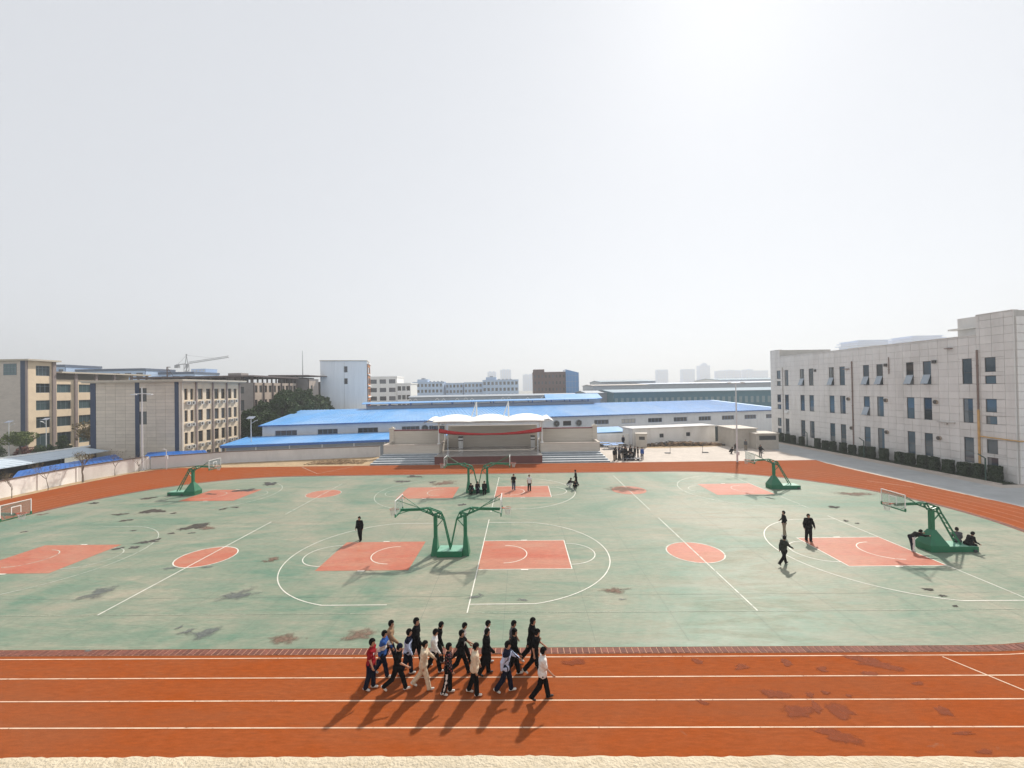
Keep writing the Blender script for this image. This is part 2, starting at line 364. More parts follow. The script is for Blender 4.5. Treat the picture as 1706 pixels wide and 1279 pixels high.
# --- court paint
def arc(cx, cy, r, a0, a1, n=48): return [(cx + r * math.cos(a0 + (a1 - a0) * i / n), cy + r * math.sin(a0 + (a1 - a0) * i / n)) for i in range(n + 1)]
def half_court(xb, ym, sgn, base=True, keyline=True, lm=None, worn=False, arc3=True, key_col=None):
    """xb = end line, sgn = direction into the court"""
    W = 0.062; lm = lm or LINE
    k = MB(); x1 = xb + sgn * 5.8; k.poly([(min(xb, x1), ym - 2.45), (max(xb, x1), ym - 2.45), (max(xb, x1), ym + 2.45), (min(xb, x1), ym + 2.45)], 0.0175); k.build('key_area', CORAL, field)
    Z = 0.0215
    def line(pts, w=W, m=None, nm='court_line'): mb = MB(); mb.ribbon(pts, w, Z); mb.build(nm, m or lm, field)
    if base: line([(xb, ym - 7.5), (xb, ym + 7.5)])
    if keyline:
        line([(xb, ym - 2.45), (x1 + sgn * W / 2, ym - 2.45)]); line([(xb, ym + 2.45), (x1 + sgn * W / 2, ym + 2.45)]); line([(x1, ym - 2.4), (x1, ym + 2.4)])
    h = math.pi / 2
    a0 = -h if sgn > 0 else h
    line(arc(x1, ym, 1.8, a0, a0 + math.pi), 0.06)
    bx_ = xb + sgn * 1.575
    line(arc(bx_, ym, 1.5, a0, a0 + math.pi), 0.06)
    if arc3:
        th = math.acos(6.66 / 6.9); a1 = -h + th; a2 = h - th
        pts = arc(bx_, ym, 6.9, a1, a2, 72) if sgn > 0 else arc(bx_, ym, 6.9, math.pi - a1, math.pi - a2, 72)
        line(pts); 
        yy = ym - 6.66
        line([(xb, yy), (bx_ + sgn * 6.9 * math.sin(th), yy)]); line([(xb, ym + 6.66), (bx_ + sgn * 6.9 * math.sin(th), ym + 6.66)])
    for sy in (-2.52, 2.52):        # lane blocks
        mb = MB(); mb.box(xb + sgn * 2.9 - 0.22, ym + sy - 0.06, 0.018, xb + sgn * 2.9 + 0.22, ym + sy + 0.06, 0.024); mb.build('lane_block', LINE, field)
def centre(xm, ym, ring=True, lm=None, y0=-7.5, y1=7.5):
    d = MB(); d.poly(arc(xm, ym, 1.8, 0, 2 * math.pi, 48)[:-1], 0.0175); d.build('centre_circle', CORAL, field)
    if ring: mb = MB(); mb.ribbon(arc(xm, ym, 1.8, 0, 2 * math.pi, 48)[:-1], 0.075, 0.0215, True); mb.build('court_line', lm or LINE, field)
    mb = MB(); mb.ribbon([(xm, ym + y0), (xm, ym + y1)], 0.08, 0.0225); mb.build('court_line', lm or LINE, field)
YN, YF = 28.68, 45.9; XB, XA = -2.81, -7.08
half_court(XB, YN, 1); half_court(XB + 28.3, YN, -1, lm=LINE); half_court(XA, YN, -1, base=False, keyline=False); half_court(XA - 28.4, YN, 1, base=False, keyline=False, lm=LINE_WORN)
centre(XB + 14.25, YN, True, LINE_WORN); centre(XA - 14.4, YN)
half_court(XB, YF, 1); half_court(XB + 28.3, YF, -1, base=True, keyline=False, lm=LINE_WORN); half_court(XA, YF, -1, base=False, keyline=False, lm=LINE_WORN); half_court(XA - 28.4, YF, 1, base=False, keyline=False, lm=LINE_WORN)
centre(XB + 14.25, YF, False, LINE_WORN); centre(XA - 14.4, YF, True, LINE_WORN, -7.5, 5)
for (xa, xb_) in ((XA - 26, XA - 0.2), (XB, XB + 27.5)):       # faint side lines
    mb = MB(); mb.ribbon([(xa, YN - 7.5), (xb_, YN - 7.5)], 0.035, 0.0225); mb.build('side_line', LINE_FAINT, field)

# --- puddles, peeled paint and damp marks (thin irregular films lying on the surface)
def film_mat(name, c1, c2, rough, spec=.3, alpha=.92, nscale=3.0, hard=.10):
    """a film whose rim frays into flecks: coverage = rim weight + noise, the rest is bare surface"""
    m, nt, b = _new(name); v = _coords(nt)
    a = nt.nodes.new('ShaderNodeAttribute'); a.attribute_name = 'cover'
    n1_ = _noise(nt, nscale, 7, v, .68, .5); n2_ = _noise(nt, nscale * 2.5, 4, v)
    ad = nt.nodes.new('ShaderNodeMath'); ad.operation = 'MULTIPLY_ADD'; ad.inputs[1].default_value = .62; nt.links.new(a.outputs['Fac'], ad.inputs[0]); nt.links.new(n1_, ad.inputs[2])
    al = _ramp(nt, ad.outputs[0], .66, .66 + hard, (0, 0, 0, 1), (alpha, alpha, alpha, 1))
    nt.links.new(_mix(nt, _ramp(nt, n2_, .35, .65), c1, c2), b.inputs['Base Color']); nt.links.new(al, b.inputs['Alpha'])
    b.inputs['Roughness'].default_value = rough; b.inputs['Specular IOR Level'].default_value = spec; return m
M_PUD = film_mat('rain puddle', (0.04, 0.034, 0.028), (0.07, 0.058, 0.045), 0.2, 0.2, .9, 1.6, .12)
M_PEEL = film_mat('peeled paint', (0.13, 0.085, 0.062), (0.24, 0.16, 0.12), 0.85, .2, .80, 2.6, .30)
M_GREY = film_mat('bare grey patch', (0.10, 0.11, 0.11), (0.17, 0.185, 0.17), 0.6, .3, .74, 2.2, .28)
M_DAMP = film_mat('damp track rubber', (0.20, 0.042, 0.010), (0.24, 0.052, 0.012), 0.75, .15, .75, 1.1, .16)
_film_z = [0.0]
def film(name, m, x, y, rx, ry, parent, rot=0.0, holes=0.35, z=0.026, n=44, speck=0):
    """blob outline from random harmonics; specks are small detached flecks of the same film"""
    _film_z[0] = (_film_z[0] + 0.0007) % 0.006
    z += _film_z[0]
    mb = MB()
    zz = [z]
    def blob(cx, cy, ax, ay, nn):
        zz[0] += 0.0002; z = zz[0]
        ph = [random.uniform(0, 6.28) for _ in range(7)]; am = [random.uniform(.3, 1) * holes / (k + 1) ** 0.75 for k in range(7)]
        pts = []
        for i in range(nn):
            a = 2 * math.pi * i / nn; rr = 1 + sum(am[k] * math.sin((k + 2) * a + ph[k]) for k in range(7)); rr = max(rr, 0.18)
            u, w = ax * rr * math.cos(a), ay * rr * math.sin(a); pts.append((cx + u * math.cos(rot) - w * math.sin(rot), cy + u * math.sin(rot) + w * math.cos(rot)))
        c = (cx, cy); vs = [(c[0], c[1], z)] + [(p_[0], p_[1], z) for p_ in pts]
        mb.add(vs, [(0, i + 1, (i + 1) % nn + 1) for i in range(nn)])
    blob(x, y, rx, ry, n)
    for _ in range(speck):
        a = random.uniform(0, 6.28); q = random.uniform(1.05, 1.7); k = random.uniform(.08, .3)
        blob(x + rx * q * math.cos(a), y + ry * q * math.sin(a), rx * k, ry * k, 12)
    o = mb.build(name, m, parent)
    w = [0.0] * len(mb.v)
    for f_ in mb.f: w[f_[0]] = 1.0
    o.data.attributes.new('cover', 'FLOAT', 'POINT').data.foreach_set('value', w)
FILM_PUDDLE = [(-35.12, 39.84, 1.01, 0.82), (-27.22, 35.20, 0.89, 0.95), (-28.22, 31.62, 0.67, 0.38), (-28.13, 30.54, 0.34, 0.24), (-27.87, 32.12, 0.27, 0.27), (-29.18, 30.33, 0.30, 0.23), (-43.96, 43.06, 0.49, 0.36), (-39.89, 44.90, 0.82, 0.39), (-31.43, 47.94, 0.95, 0.88), (-28.59, 40.38, 0.34, 0.31), (-27.82, 40.96, 0.35, 0.32), (-32.36, 39.15, 0.28, 0.20), (-37.29, 38.96, 0.66, 0.29), (-34.96, 37.09, 0.42, 0.26), (-31.74, 34.30, 0.24, 0.15), (-30.48, 51.22, 1.15, 0.67), (-27.91, 33.46, 0.38, 0.14), (-26.29, 33.56, 0.24, 0.19), (27.86, 38.69, 0.44, 0.46), (25.99, 34.81, 0.25, 0.20), (26.36, 34.19, 0.14, 0.14), (21.54, 23.26, 0.33, 0.13), (21.62, 22.54, 0.19, 0.12), (21.26, 21.51, 0.18, 0.12), (-5.74, 40.89, 0.29, 0.42), (-14.51, 51.64, 0.87, 0.68), (-13.73, 54.40, 1.07, 0.56), (-10.74, 51.09, 0.50, 0.33), (24.04, 41.98, 0.24, 0.33), (-40.83, 34.28, 0.24, 0.18), (-34.33, 46.43, 0.65, 0.28)]
FILM_PEEL = [(-10.74, 19.06, 0.81, 0.42), (-7.46, 19.35, 0.87, 0.52), (-16.58, 28.11, 0.51, 0.40), (4.89, 23.40, 0.92, 0.34), (11.05, 46.33, 1.83, 1.61), (33.18, 43.18, 1.58, 1.04), (-9.16, 50.36, 1.56, 1.29), (-45.01, 39.25, 0.50, 0.39), (-17.01, 27.82, 0.31, 0.20), (-25.94, 34.71, 0.68, 0.61)]
FILM_GREY = [(-23.80, 23.58, 0.86, 0.71), (-15.69, 23.18, 1.04, 0.68), (-14.77, 19.52, 0.71, 0.54), (-15.69, 19.72, 0.31, 0.24), (-16.35, 20.08, 0.14, 0.21), (-22.50, 26.82, 0.45, 0.28), (-20.16, 26.95, 0.38, 0.19), (-2.63, 22.78, 0.39, 0.23), (-2.34, 23.04, 0.16, 0.13), (-18.97, 18.25, 0.31, 0.12), (5.17, 22.41, 0.19, 0.12), (-0.08, 22.42, 0.25, 0.19)]
FILM_DAMP = [(13.90, 17.18, 0.87, 0.33), (13.12, 16.62, 0.26, 0.13), (8.56, 17.03, 0.31, 0.18), (8.96, 15.55, 0.48, 0.23), (9.18, 14.70, 0.50, 0.32), (9.95, 14.86, 0.17, 0.28), (10.62, 14.75, 0.46, 0.32), (9.79, 13.71, 0.62, 0.28), (14.05, 14.71, 0.25, 0.23), (14.40, 16.05, 0.27, 0.13), (11.49, 16.87, 0.31, 0.14), (10.15, 15.49, 0.13, 0.12), (10.76, 15.60, 0.15, 0.12), (11.47, 15.45, 0.15, 0.12), (1.96, 17.34, 0.49, 0.22), (6.19, 15.15, 0.19, 0.12), (13.67, 13.79, 0.35, 0.07), (13.68, 13.11, 0.33, 0.11), (6.96, 17.38, 0.24, 0.18), (10.41, 17.28, 0.22, 0.22)]
for i, (x, y, a, b) in enumerate(FILM_PUDDLE): film('puddle', M_PUD, x, y, a * 1.35, max(b * 1.35, 0.16), field, random.uniform(-.15, .15), 0.42, speck=0)
for i, (x, y, a, b) in enumerate(FILM_PEEL): film('peeled_patch', M_PEEL, x, y, a * 1.3, b * 1.3, field, 0.05, 0.3)
for i, (x, y, a, b) in enumerate(FILM_GREY): film('bare_patch', M_GREY, x, y, a * 1.25, b * 1.25, field, 0.1, 0.4)
for i, (x, y, a, b) in enumerate(FILM_DAMP): film('damp_patch', M_DAMP, x, y, a * 1.4, b * 1.4, track, random.choice((-.2, -.35, 0.05)), 0.28, z=0.0125)
# ================================================================ the open-air stage
TILE_ST = mat('stage wall tile', (0.57, 0.525, 0.455), 0.55, 0.07, 1.5, (0.3, 0.3, 4.0), dirt_sheen=(0.42, 0.38, 0.33), dirt_sheen_amt=0.35, dscale=0.6)
STEP_M = mat('grey step stone', (0.26, 0.30, 0.335), 0.55, 0.1, 1.5, dirt_sheen=(0.17, 0.19, 0.21), dirt_sheen_amt=0.5)
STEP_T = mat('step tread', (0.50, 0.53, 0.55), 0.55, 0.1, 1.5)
STAGE_FR = mat('stage front', (0.14, 0.052, 0.045), 0.5, 0.12, 1.5)
STAGE_FL = mat('stage floor', (0.30, 0.285, 0.27), 0.22, 0.1, 1.0, dirt_sheen=(0.22, 0.21, 0.20), dirt_sheen_amt=0.5)
FABRIC = mat('membrane', (0.84, 0.82, 0.78), 0.6, 0.03, 1.0)
WHITE_ST = mat('white painted steel', (0.74, 0.75, 0.74), 0.4, 0.05)
RED_CL = mat('red banner cloth', (0.55, 0.018, 0.022), 0.7, 0.12, 4.0)
CAP_RED = mat('dark red coping', (0.16, 0.03, 0.045), 0.5, 0.1)
BLACKM = mat('black plastic', (0.015, 0.015, 0.016), 0.45, 0.1)
st = empty('open_air_stage', (-4.7, 63.0, 0))
tag(st, 'grey tiled open-air stage with white arched canopy, steps and red banner', 'stage')
ox, oy = -4.7, 63.0
def stp(mb, name, m, parent=st, **k):
    for i, v in enumerate(mb.v): mb.v[i] = (v[0] - ox, v[1] - oy, v[2])
    return mb.build(name, m, parent, **k)
XL, XR, XLw, XRw = -12.85, 3.1, -21.6, 12.2
m_ = MB(); m_.box(XL, 63.0, 0, XR, 63.12, 1.11); stp(m_, 'front_panel', STAGE_FR)
m_ = MB(); m_.box(XL, 63.12, 0, XR, 73.6, 1.10); m_.box(XL - .06, 62.94, 1.112, XR + .06, 63.4, 1.18); stp(m_, 'stage_floor', STAGE_FL)
m_ = MB(); m_.box(XL + .3, 73.6, 0, XR - .3, 74.0, 4.75); stp(m_, 'back_wall', TILE_ST)
bw = st.children[-1]
for i in range(9):        # raised tile courses
    z = 1.35 + i * 0.375
    m_ = MB(); m_.box(XL + .32, 73.57, z, XR - .32, 73.598, z + 0.355); stp(m_, 'tile_course', TILE_ST)
for sgn, xa, xb in ((-1, XLw, XL), (1, XR, XRw)):
    n = 5
    for i in range(n):
        y0 = 63.05 + i * 0.72; z1 = 1.12 * (i + 1) / n
        m_ = MB(); e = 0.22 * (n - 1 - i)
        x0 = xa - (e if sgn < 0 else 0); x1 = xb + (e if sgn > 0 else 0)
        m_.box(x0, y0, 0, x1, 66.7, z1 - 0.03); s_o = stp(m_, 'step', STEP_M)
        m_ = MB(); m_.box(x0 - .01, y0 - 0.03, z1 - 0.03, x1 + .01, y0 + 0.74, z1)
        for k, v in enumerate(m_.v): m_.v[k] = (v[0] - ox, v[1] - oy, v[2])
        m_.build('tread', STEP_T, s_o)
    xi = xb if sgn < 0 else xa; xo = xa if sgn < 0 else xb
    lo, hi = min(xi, xo), max(xi, xo)
    m_ = MB(); m_.box(lo, 66.7, 0, hi, 66.95, 2.42)
    m_.box(xo - .12 if sgn < 0 else xo - .13, 66.95, 0, xo + .13 if sgn < 0 else xo + .12, 71.4, 2.42)
    m_.box(xi - .12, 66.95, 0, xi + .12, 73.55, 2.42); stp(m_, 'wing_wall', TILE_ST)
    m_ = MB(); m_.box(lo - .05, 66.65, 2.42, hi + .05, 67.0, 2.49); m_.box(xo - .18, 67.0, 2.42, xo + .18, 71.4, 2.488); m_.box(xi - .16, 67.0, 2.42, xi + .16, 73.5, 2.486); stp(m_, 'coping', CONC)
    m_ = MB(); m_.box(lo + .13, 66.95, 0, hi - .13, 71.4, 2.0); stp(m_, 'terrace', CONC)
    m_ = MB(); m_.box(lo - (.5 if sgn < 0 else 0), 71.4, 0, hi + (.5 if sgn > 0 else 0), 71.65, 4.25); wbw = stp(m_, 'rear_wall', TILE_ST)
    for i in range(5):
        z = 2.15 + i * 0.40; m_ = MB(); m_.box(lo + .02, 71.375, z, hi - .02, 71.398, z + 0.38)
        for k, v in enumerate(m_.v): m_.v[k] = (v[0] - ox, v[1] - oy, v[2])
        m_.build('tile_course', TILE_ST, wbw)
    m_ = MB(); m_.box(lo, 71.33, 4.25, hi, 71.75, 4.42); stp(m_, 'red_coping', CAP_RED)
    xp = xo + (0.25 if sgn < 0 else -0.25) + sgn * 0.35
    m_ = MB(); m_.box(xp - .38, 71.25, 0, xp + .38, 71.95, 4.6); m_.box(xp - .45, 71.18, 4.6, xp + .45, 72.02, 4.72); m_.hexa([(xp - .3, 71.3, 4.72), (xp + .3, 71.3, 4.72), (xp + .3, 71.9, 4.72), (xp - .3, 71.9, 4.72), (xp - .1, 71.5, 4.95), (xp + .1, 71.5, 4.95), (xp + .1, 71.7, 4.95), (xp - .1, 71.7, 4.95)]); stp(m_, 'end_pillar', TILE_ST)
# canopy: three sprung bays of membrane on tubular frame
cx0, cx1, cy0, cy1 = -13.6, 3.7, 65.6, 73.4
nb, nu, nv = 3, 18, 10; top = MB(); V = []; F = []
xsC = []
for b in range(nb):
    for i in range(nu + (1 if b == nb - 1 else 0)): xsC.append((b, i / nu))
for j in range(nv + 1):
    v = j / nv
    for (b, u) in xsC:
        x = cx0 + (cx1 - cx0) * (b + u) / nb; arch = math.sin(math.pi * u) ** 0.8
        fall = 1 - 0.85 * abs(2 * v - 1) ** 2.6
        V.append((x, cy0 + (cy1 - cy0) * v + (0.35 * arch * (1 if v > .5 else -1) * abs(2 * v - 1) ** 3), 6.02 + 0.58 * arch * fall + 0.36 * fall))
w = len(xsC)
for j in range(nv):
    for i in range(w - 1): F.append((j * w + i, j * w + i + 1, (j + 1) * w + i + 1, (j + 1) * w + i))
top.add(V, F); top.add([(x, y, z - 0.05) for x, y, z in V], [tuple(reversed(q)) for q in F])
stp(top, 'canopy_membrane', FABRIC, smooth=True)
for sgn, x in ((-1, cx0), (1, cx1)):     # drooping side flaps
    m_ = MB(); vs = []
    for j in range(7):
        v = j / 6; y = cy0 + (cy1 - cy0) * v; f_ = 1 - 0.5 * abs(2 * v - 1) ** 2
        vs += [(x, y, 6.14 + .25 * f_), (x + sgn * 0.6, y, 6.12 + .55 * f_), (x + sgn * 1.35, y - .1, 5.95 + .1 * f_), (x + sgn * 1.4, y - .1, 5.9)]
    m_.add(vs, [(j * 4 + i, j * 4 + i + 1, j * 4 + i + 5, j * 4 + i + 4) for j in range(6) for i in range(3)]); stp(m_, 'canopy_flap', FABRIC, smooth=True)
m_ = MB()
for y in (cy0 + .1, 69.5, cy1 - .1):
    m_.tube([(cx0 - .9, y, 6.0), (cx1 + .9, y, 6.0)], 0.06, 6); m_.tube([(cx0, y, 5.55), (cx1, y, 5.55)], 0.045, 6)
    for k in range(18): x = cx0 + (cx1 - cx0) * k / 18; m_.tube([(x, y, 5.55 if k % 2 else 6.0), (x + (cx1 - cx0) / 18, y, 6.0 if k % 2 else 5.55)], 0.03, 5)
for b in range(4):
    x = cx0 + (cx1 - cx0) * b / 3; m_.tube([(x, cy0, 6.05), (x, cy1, 6.05)], 0.05, 6)
stp(m_, 'roof_truss', WHITE_ST)
for x in (-12.95, 3.3):
    m_ = MB(); m_.tube([(x, 67.2, 2.4), (x, 67.2, 6.0)], 0.13, 10); m_.box(x - .25, 66.97, 2.49, x + .25, 67.45, 2.6); stp(m_, 'column', WHITE_ST)
    m_ = MB(); m_.tube([(x, 73.0, 1.1), (x, 73.0, 6.0)], 0.11, 10); stp(m_, 'column', WHITE_ST)
for x in (-7.15, -1.95):
    m_ = MB(); m_.tube([(x, 69.5, 5.6), (x, 69.5, 9.0)], [0.17, 0.09], 8); m_.tube([(x - .95, 69.4, 6.3), (x - 0.02, 69.5, 8.9)], 0.08, 6); stp(m_, 'mast', WHITE_ST)
m_ = MB(); n = 40; vs = []
for i in range(n + 1):
    u = i / n; x = -12.9 + 16.15 * u; sag = (1 - (2 * u - 1) ** 2); h = 0.30 + 0.42 * abs(2 * u - 1) ** 1.5
    zt = 4.95 - .85 * sag ** 0.9; yy = 66.98 + 0.05 * math.sin(u * 40)
    vs += [(x, yy, zt), (x, yy - 0.05, zt - h * .5), (x, yy + 0.03, zt - h), (x, yy + 0.045, zt)]
m_.add(vs, [(i * 4 + 2, i * 4 + 6, i * 4 + 5, i * 4 + 1) for i in range(n)] + [(i * 4 + 1, i * 4 + 5, i * 4 + 4, i * 4) for i in range(n)] + [(i * 4 + 2, i * 4 + 3, i * 4 + 7, i * 4 + 6) for i in range(n)])
ban = m_.build('banner', RED_CL, smooth=True); tag(ban, 'long red cloth banner sagging between the white stage columns', 'banner')
for x, lab in ((-10.2, 'white box stand with black bands at left of the stage'), (2.0, 'white box stand with black bands at right of the stage')):
    k = empty('speaker_stand', (x, 72.2, 1.10)); tag(k, lab, 'speaker stand')
    m_ = MB(); m_.box(-.36, -.3, 0, .36, .3, 1.25); m_.build('cabinet', WHITE_ST, k)
    m_ = MB(); m_.box(-.37, -.31, 1.252, .37, .31, 1.40); m_.build('dark_band', BLACKM, k)
    m_ = MB(); m_.box(-.36, -.3, 1.402, .36, .3, 1.75); m_.build('upper_cabinet', WHITE_ST, k)
    m_ = MB(); m_.box(-.37, -.31, 1.752, .37, .31, 1.98); m_.build('dark_band', BLACKM, k)
# ================================================================ right-hand school building
TILE_R = mat('pale wall tile', (0.70, 0.685, 0.66), 0.5, 0.05, 0.8, (1, 1, .22), dirt_sheen=(0.46, 0.44, 0.41), dirt_sheen_amt=0.55, dscale=0.55, objvar=0.05)
BACK_R = mat('tile joint', (0.46, 0.445, 0.42), 0.85, 0.08)
FR_DARK = mat('dark window frame', (0.06, 0.065, 0.07), 0.45, 0.1)
GL_R = glass_dark('school window glass', (0.030, 0.055, 0.075), 0.05, 0.75)
GL_OPEN = mat('tilted glass', (0.30, 0.36, 0.42), 0.05, 0.05, spec=0.9)  # pale base colour stands in for sky mirrored in the open panes
CURT = mat('curtain behind glass', (0.16, 0.18, 0.19), .12, .15, 3.0, spec=.6)
PIPE_B = mat('brown drain pipe', (0.20, 0.14, 0.12), 0.5, 0.1); PIPE_Y = mat('yellow gas pipe', (0.55, 0.33, 0.12), 0.5, 0.15); PIPE_W = mat('pale drain pipe', (0.50, 0.48, 0.45), 0.5, 0.1)
FAN_M = mat('fan grille', (0.06, 0.055, 0.05), 0.5, 0.2); FAN_T = mat('fan housing', (0.30, 0.24, 0.18), 0.5, 0.2)
RA, RB_ = (50.4, 86.5), (52.8, 46.4)
fr = Frame(RA, (RB_[0] - RA[0], RB_[1] - RA[1])); LR = math.hypot(RB_[0] - RA[0], RB_[1] - RA[1])
rb = empty('school_building', (0, 0, 0)); tag(rb, 'three-storey pale tiled school building on the right with dark narrow windows', 'building')
TOPS = [(0.0, 2.75, 17.65), (2.75, 36.6, 16.3), (36.6, LR, 18.55)]
mb = MB()
for i_, (a, b, zt) in enumerate(TOPS): fr.box(mb, a, b, (-10.2, -16, -9)[i_], 0, -0.01, zt)
mb.build('wall', BACK_R, rb)
mb = MB(); fr.box(mb, 13.5, 18.5, -9, -4.5, 16.3, 16.9); mb.build('roof_block', TILE_R, rb)
mb = MB(); fr.box(mb, 33.2, 36.5, -7.5, -1.6, 16.3, 18.7); mb.build('roof_block', TILE_R, rb)
mb = MB(); fr.box(mb, 32.4, 33.19, -8.0, -1.2, 17.3, 17.5); fr.box(mb, 33.19, 36.55, -1.59, -1.2, 17.3, 17.5); mb.build('roof_ledge', TILE_R, rb)
mb = MB()
for a, b, zt in TOPS: fr.box(mb, a + .03, b - .03, -0.5, 0.16, zt, zt + 0.09)
mb.build('parapet_cap', TILE_R, rb)
wins = []
rows = [(1.55, 4.48), (6.18, 9.02), (10.70, 13.68)]
cols = [4.10, 8.22, 10.42, 14.92, 17.10, 21.48, 23.72, 28.18, 30.44, 35.08]
for ri, (z0, z1) in enumerate(rows):
    for c in cols: wins.append((c, c + 1.02, z0, z1, ri))
    for c in (1.88, 37.40): wins.append((c, c + 1.05, z0 + 1.35, z1, ri)); wins.append((c, c + 1.05, z0, z0 + 0.92, ri))
OPEN = {(8.22, 2), (14.92, 2), (21.48, 2), (23.72, 2), (28.18, 2), (30.44, 2), (21.48, 1)}
for (a, b, z0, z1, ri) in wins:
    tall = z1 - z0 > 2
    w_ = window(fr, rb, a, b, z0, z1, 0.0, GL_R, FR_DARK, 1, 2 if tall else 1, 0.055, zsplit=(z0 + 1.35) if tall else None)
    if tall and random.random() < .32:
        zt_ = z0 + random.uniform(.35, .95); mb = MB(); fr.box(mb, a + .06, b - .06, .021, .024, z0 + .06, zt_); mb.build('blind', CURT, w_)
    elif random.random() < .3:
        mb = MB(); fr.box(mb, a + .06, a + random.uniform(.3, .6), .021, .024, z0 + .06, z1 - .06); mb.build('curtain', CURT, w_)
    if (a, ri) in OPEN:
        mb = MB(); h = 1.28; mb.hexa([fr.p(a + .05, .62, z0 + .12), fr.p(b - .05, .62, z0 + .12), fr.p(b - .05, .57, z0 + .10), fr.p(a + .05, .57, z0 + .10), fr.p(a + .05, .13, z0 + h), fr.p(b - .05, .13, z0 + h), fr.p(b - .05, .09, z0 + h), fr.p(a + .05, .09, z0 + h)])
        mb.build('open_sash', GL_OPEN, w_)
# wall tiles: clipped round the windows, proud of the joints
TW, TH, G_ = 1.155, 0.895, 0.013
def clip_rects(rect, holes):
    out = [rect]
    for h in holes:
        nxt = []
        for (a, b, c, d_) in out:
            if h[1] <= a or h[0] >= b or h[3] <= c or h[2] >= d_: nxt.append((a, b, c, d_)); continue
            if c < h[2]: nxt.append((a, b, c, h[2]))
            if h[3] < d_: nxt.append((a, b, h[3], d_))
            cc, dd = max(c, h[2]), min(d_, h[3])
            if a < h[0]: nxt.append((a, h[0], cc, dd))
            if h[1] < b: nxt.append((h[1], b, cc, dd))
        out = nxt
    return out
tiles = []
for a, b, zt in TOPS:
    i0 = int(a / TW)
    for i in range(i0, int(b / TW) + 1):
        for j in range(0, int(zt / TH) + 1):
            r4 = (max(a, i * TW), min(b, (i + 1) * TW), j * TH, min(zt, (j + 1) * TH))
            if r4[1] - r4[0] < .05 or r4[3] - r4[2] < .05: continue
            tiles += [q for q in clip_rects(r4, [w[:4] for w in wins]) if q[1] - q[0] > .06 and q[3] - q[2] > .06]
tiles.sort(key=lambda q: -q[0])
rest = MB(); cache = {}
for n_, (a, b, c, d_) in enumerate(tiles):
    if n_ < 295:
        key = (round(b - a, 3), round(d_ - c, 3))
        if key not in cache:
            f0 = Frame((0, 0), fr.u); t_ = MB(); f0.box(t_, G_, key[0] - G_, 0.0, 0.11, G_, key[1] - G_); o = t_.build('tile', TILE_R, rb); cache[key] = o.data
        else: o = link('tile', cache[key], rb)
        p_ = fr.p(a, random.uniform(-.004, .004), c); o.location = p_
    else: fr.box(rest, a + G_, b - G_, 0.0, 0.11, c + G_, d_ - G_)
fe = Frame((RB_[0], RB_[1]), (1, 0.06))        # the near end wall
for i in range(13):
    for j in range(20): fe.box(rest, 0.13 + i * TW, 0.13 + (i + 1) * TW - .03, 0.0, 0.10, j * TH + .02, min(18.5, (j + 1) * TH - .02))
tag(rest.build('tile_cladding', TILE_R, rb), kind='stuff')
def pipe(u, z0, z1, m, r=0.07, d=0.2): mb = MB(); mb.tube([fr.p(u, d, z0), fr.p(u, d, z1)], r, 8); [fr.box(mb, u - .1, u + .1, 0.11, d + .09, z, z + .06) for z in np.arange(z0 + .6, z1, 2.2)]; mb.build('drain_pipe', m, rb)
pipe(3.62, 0.3, 14.2, PIPE_W); pipe(19.55, 0.3, 14.4, PIPE_B, 0.08); pipe(25.75, 12.2, 14.6, PIPE_B, 0.05); pipe(36.72, 7.8, 14.6, PIPE_B, 0.09); pipe(36.72, 0.3, 7.78, PIPE_Y, 0.11)
mb = MB(); mb.tube([fr.p(36.8, 0.24, 4.75), fr.p(LR, 0.24, 4.62)], 0.07, 8); mb.tube([fr.p(LR, 0.24, 4.62), fr.p(LR + .3, .2, 4.6), fr.p(LR + .3, -14, 4.6)], 0.07, 8); mb.build('gas_pipe', PIPE_Y, rb)
for (u, z) in ((18.75, 8.55), (25.15, 8.52), (19.25, 4.05), (25.2, 4.02), (32.0, 8.5), (32.3, 4.0)):
    mb = MB(); mb.tube([fr.p(u, 0.11, z), fr.p(u, 0.30, z)], 0.27, 14); o = mb.build('exhaust_fan', FAN_T, rb)
    mb = MB(); mb.tube([fr.p(u, 0.301, z), fr.p(u, 0.32, z)], 0.22, 14); mb.build('grille', FAN_M, o)
for (u, z, w2) in ((11.85, 13.3, .3), (25.1, 13.5, .36), (31.75, 13.55, .40)): mb = MB(); fr.box(mb, u, u + w2, 0.11, 0.35, z - .2, z + .2); mb.build('wall_vent', FAN_M, rb)
for (u, z, w2) in ((18.15, 13.2, 0.9), (33.4, 15.0, .7)): mb = MB(); fr.box(mb, u, u + w2, 0.11, 0.5, z, z + .1); mb.build('bracket', PIPE_B, rb)
mb = MB(); fr.box(mb, 32.2, 34.2, 0.11, 0.35, 6.0, 6.1); fr.box(mb, 33.1, 33.3, 0.11, 0.3, 5.75, 6.0); mb.build('bracket', PIPE_W, rb)
mb = MB(); fr.box(mb, 4.3, 5.1, 0.11, .45, 5.55, 5.95); mb.build('air_conditioner', WHITE_ST, rb)

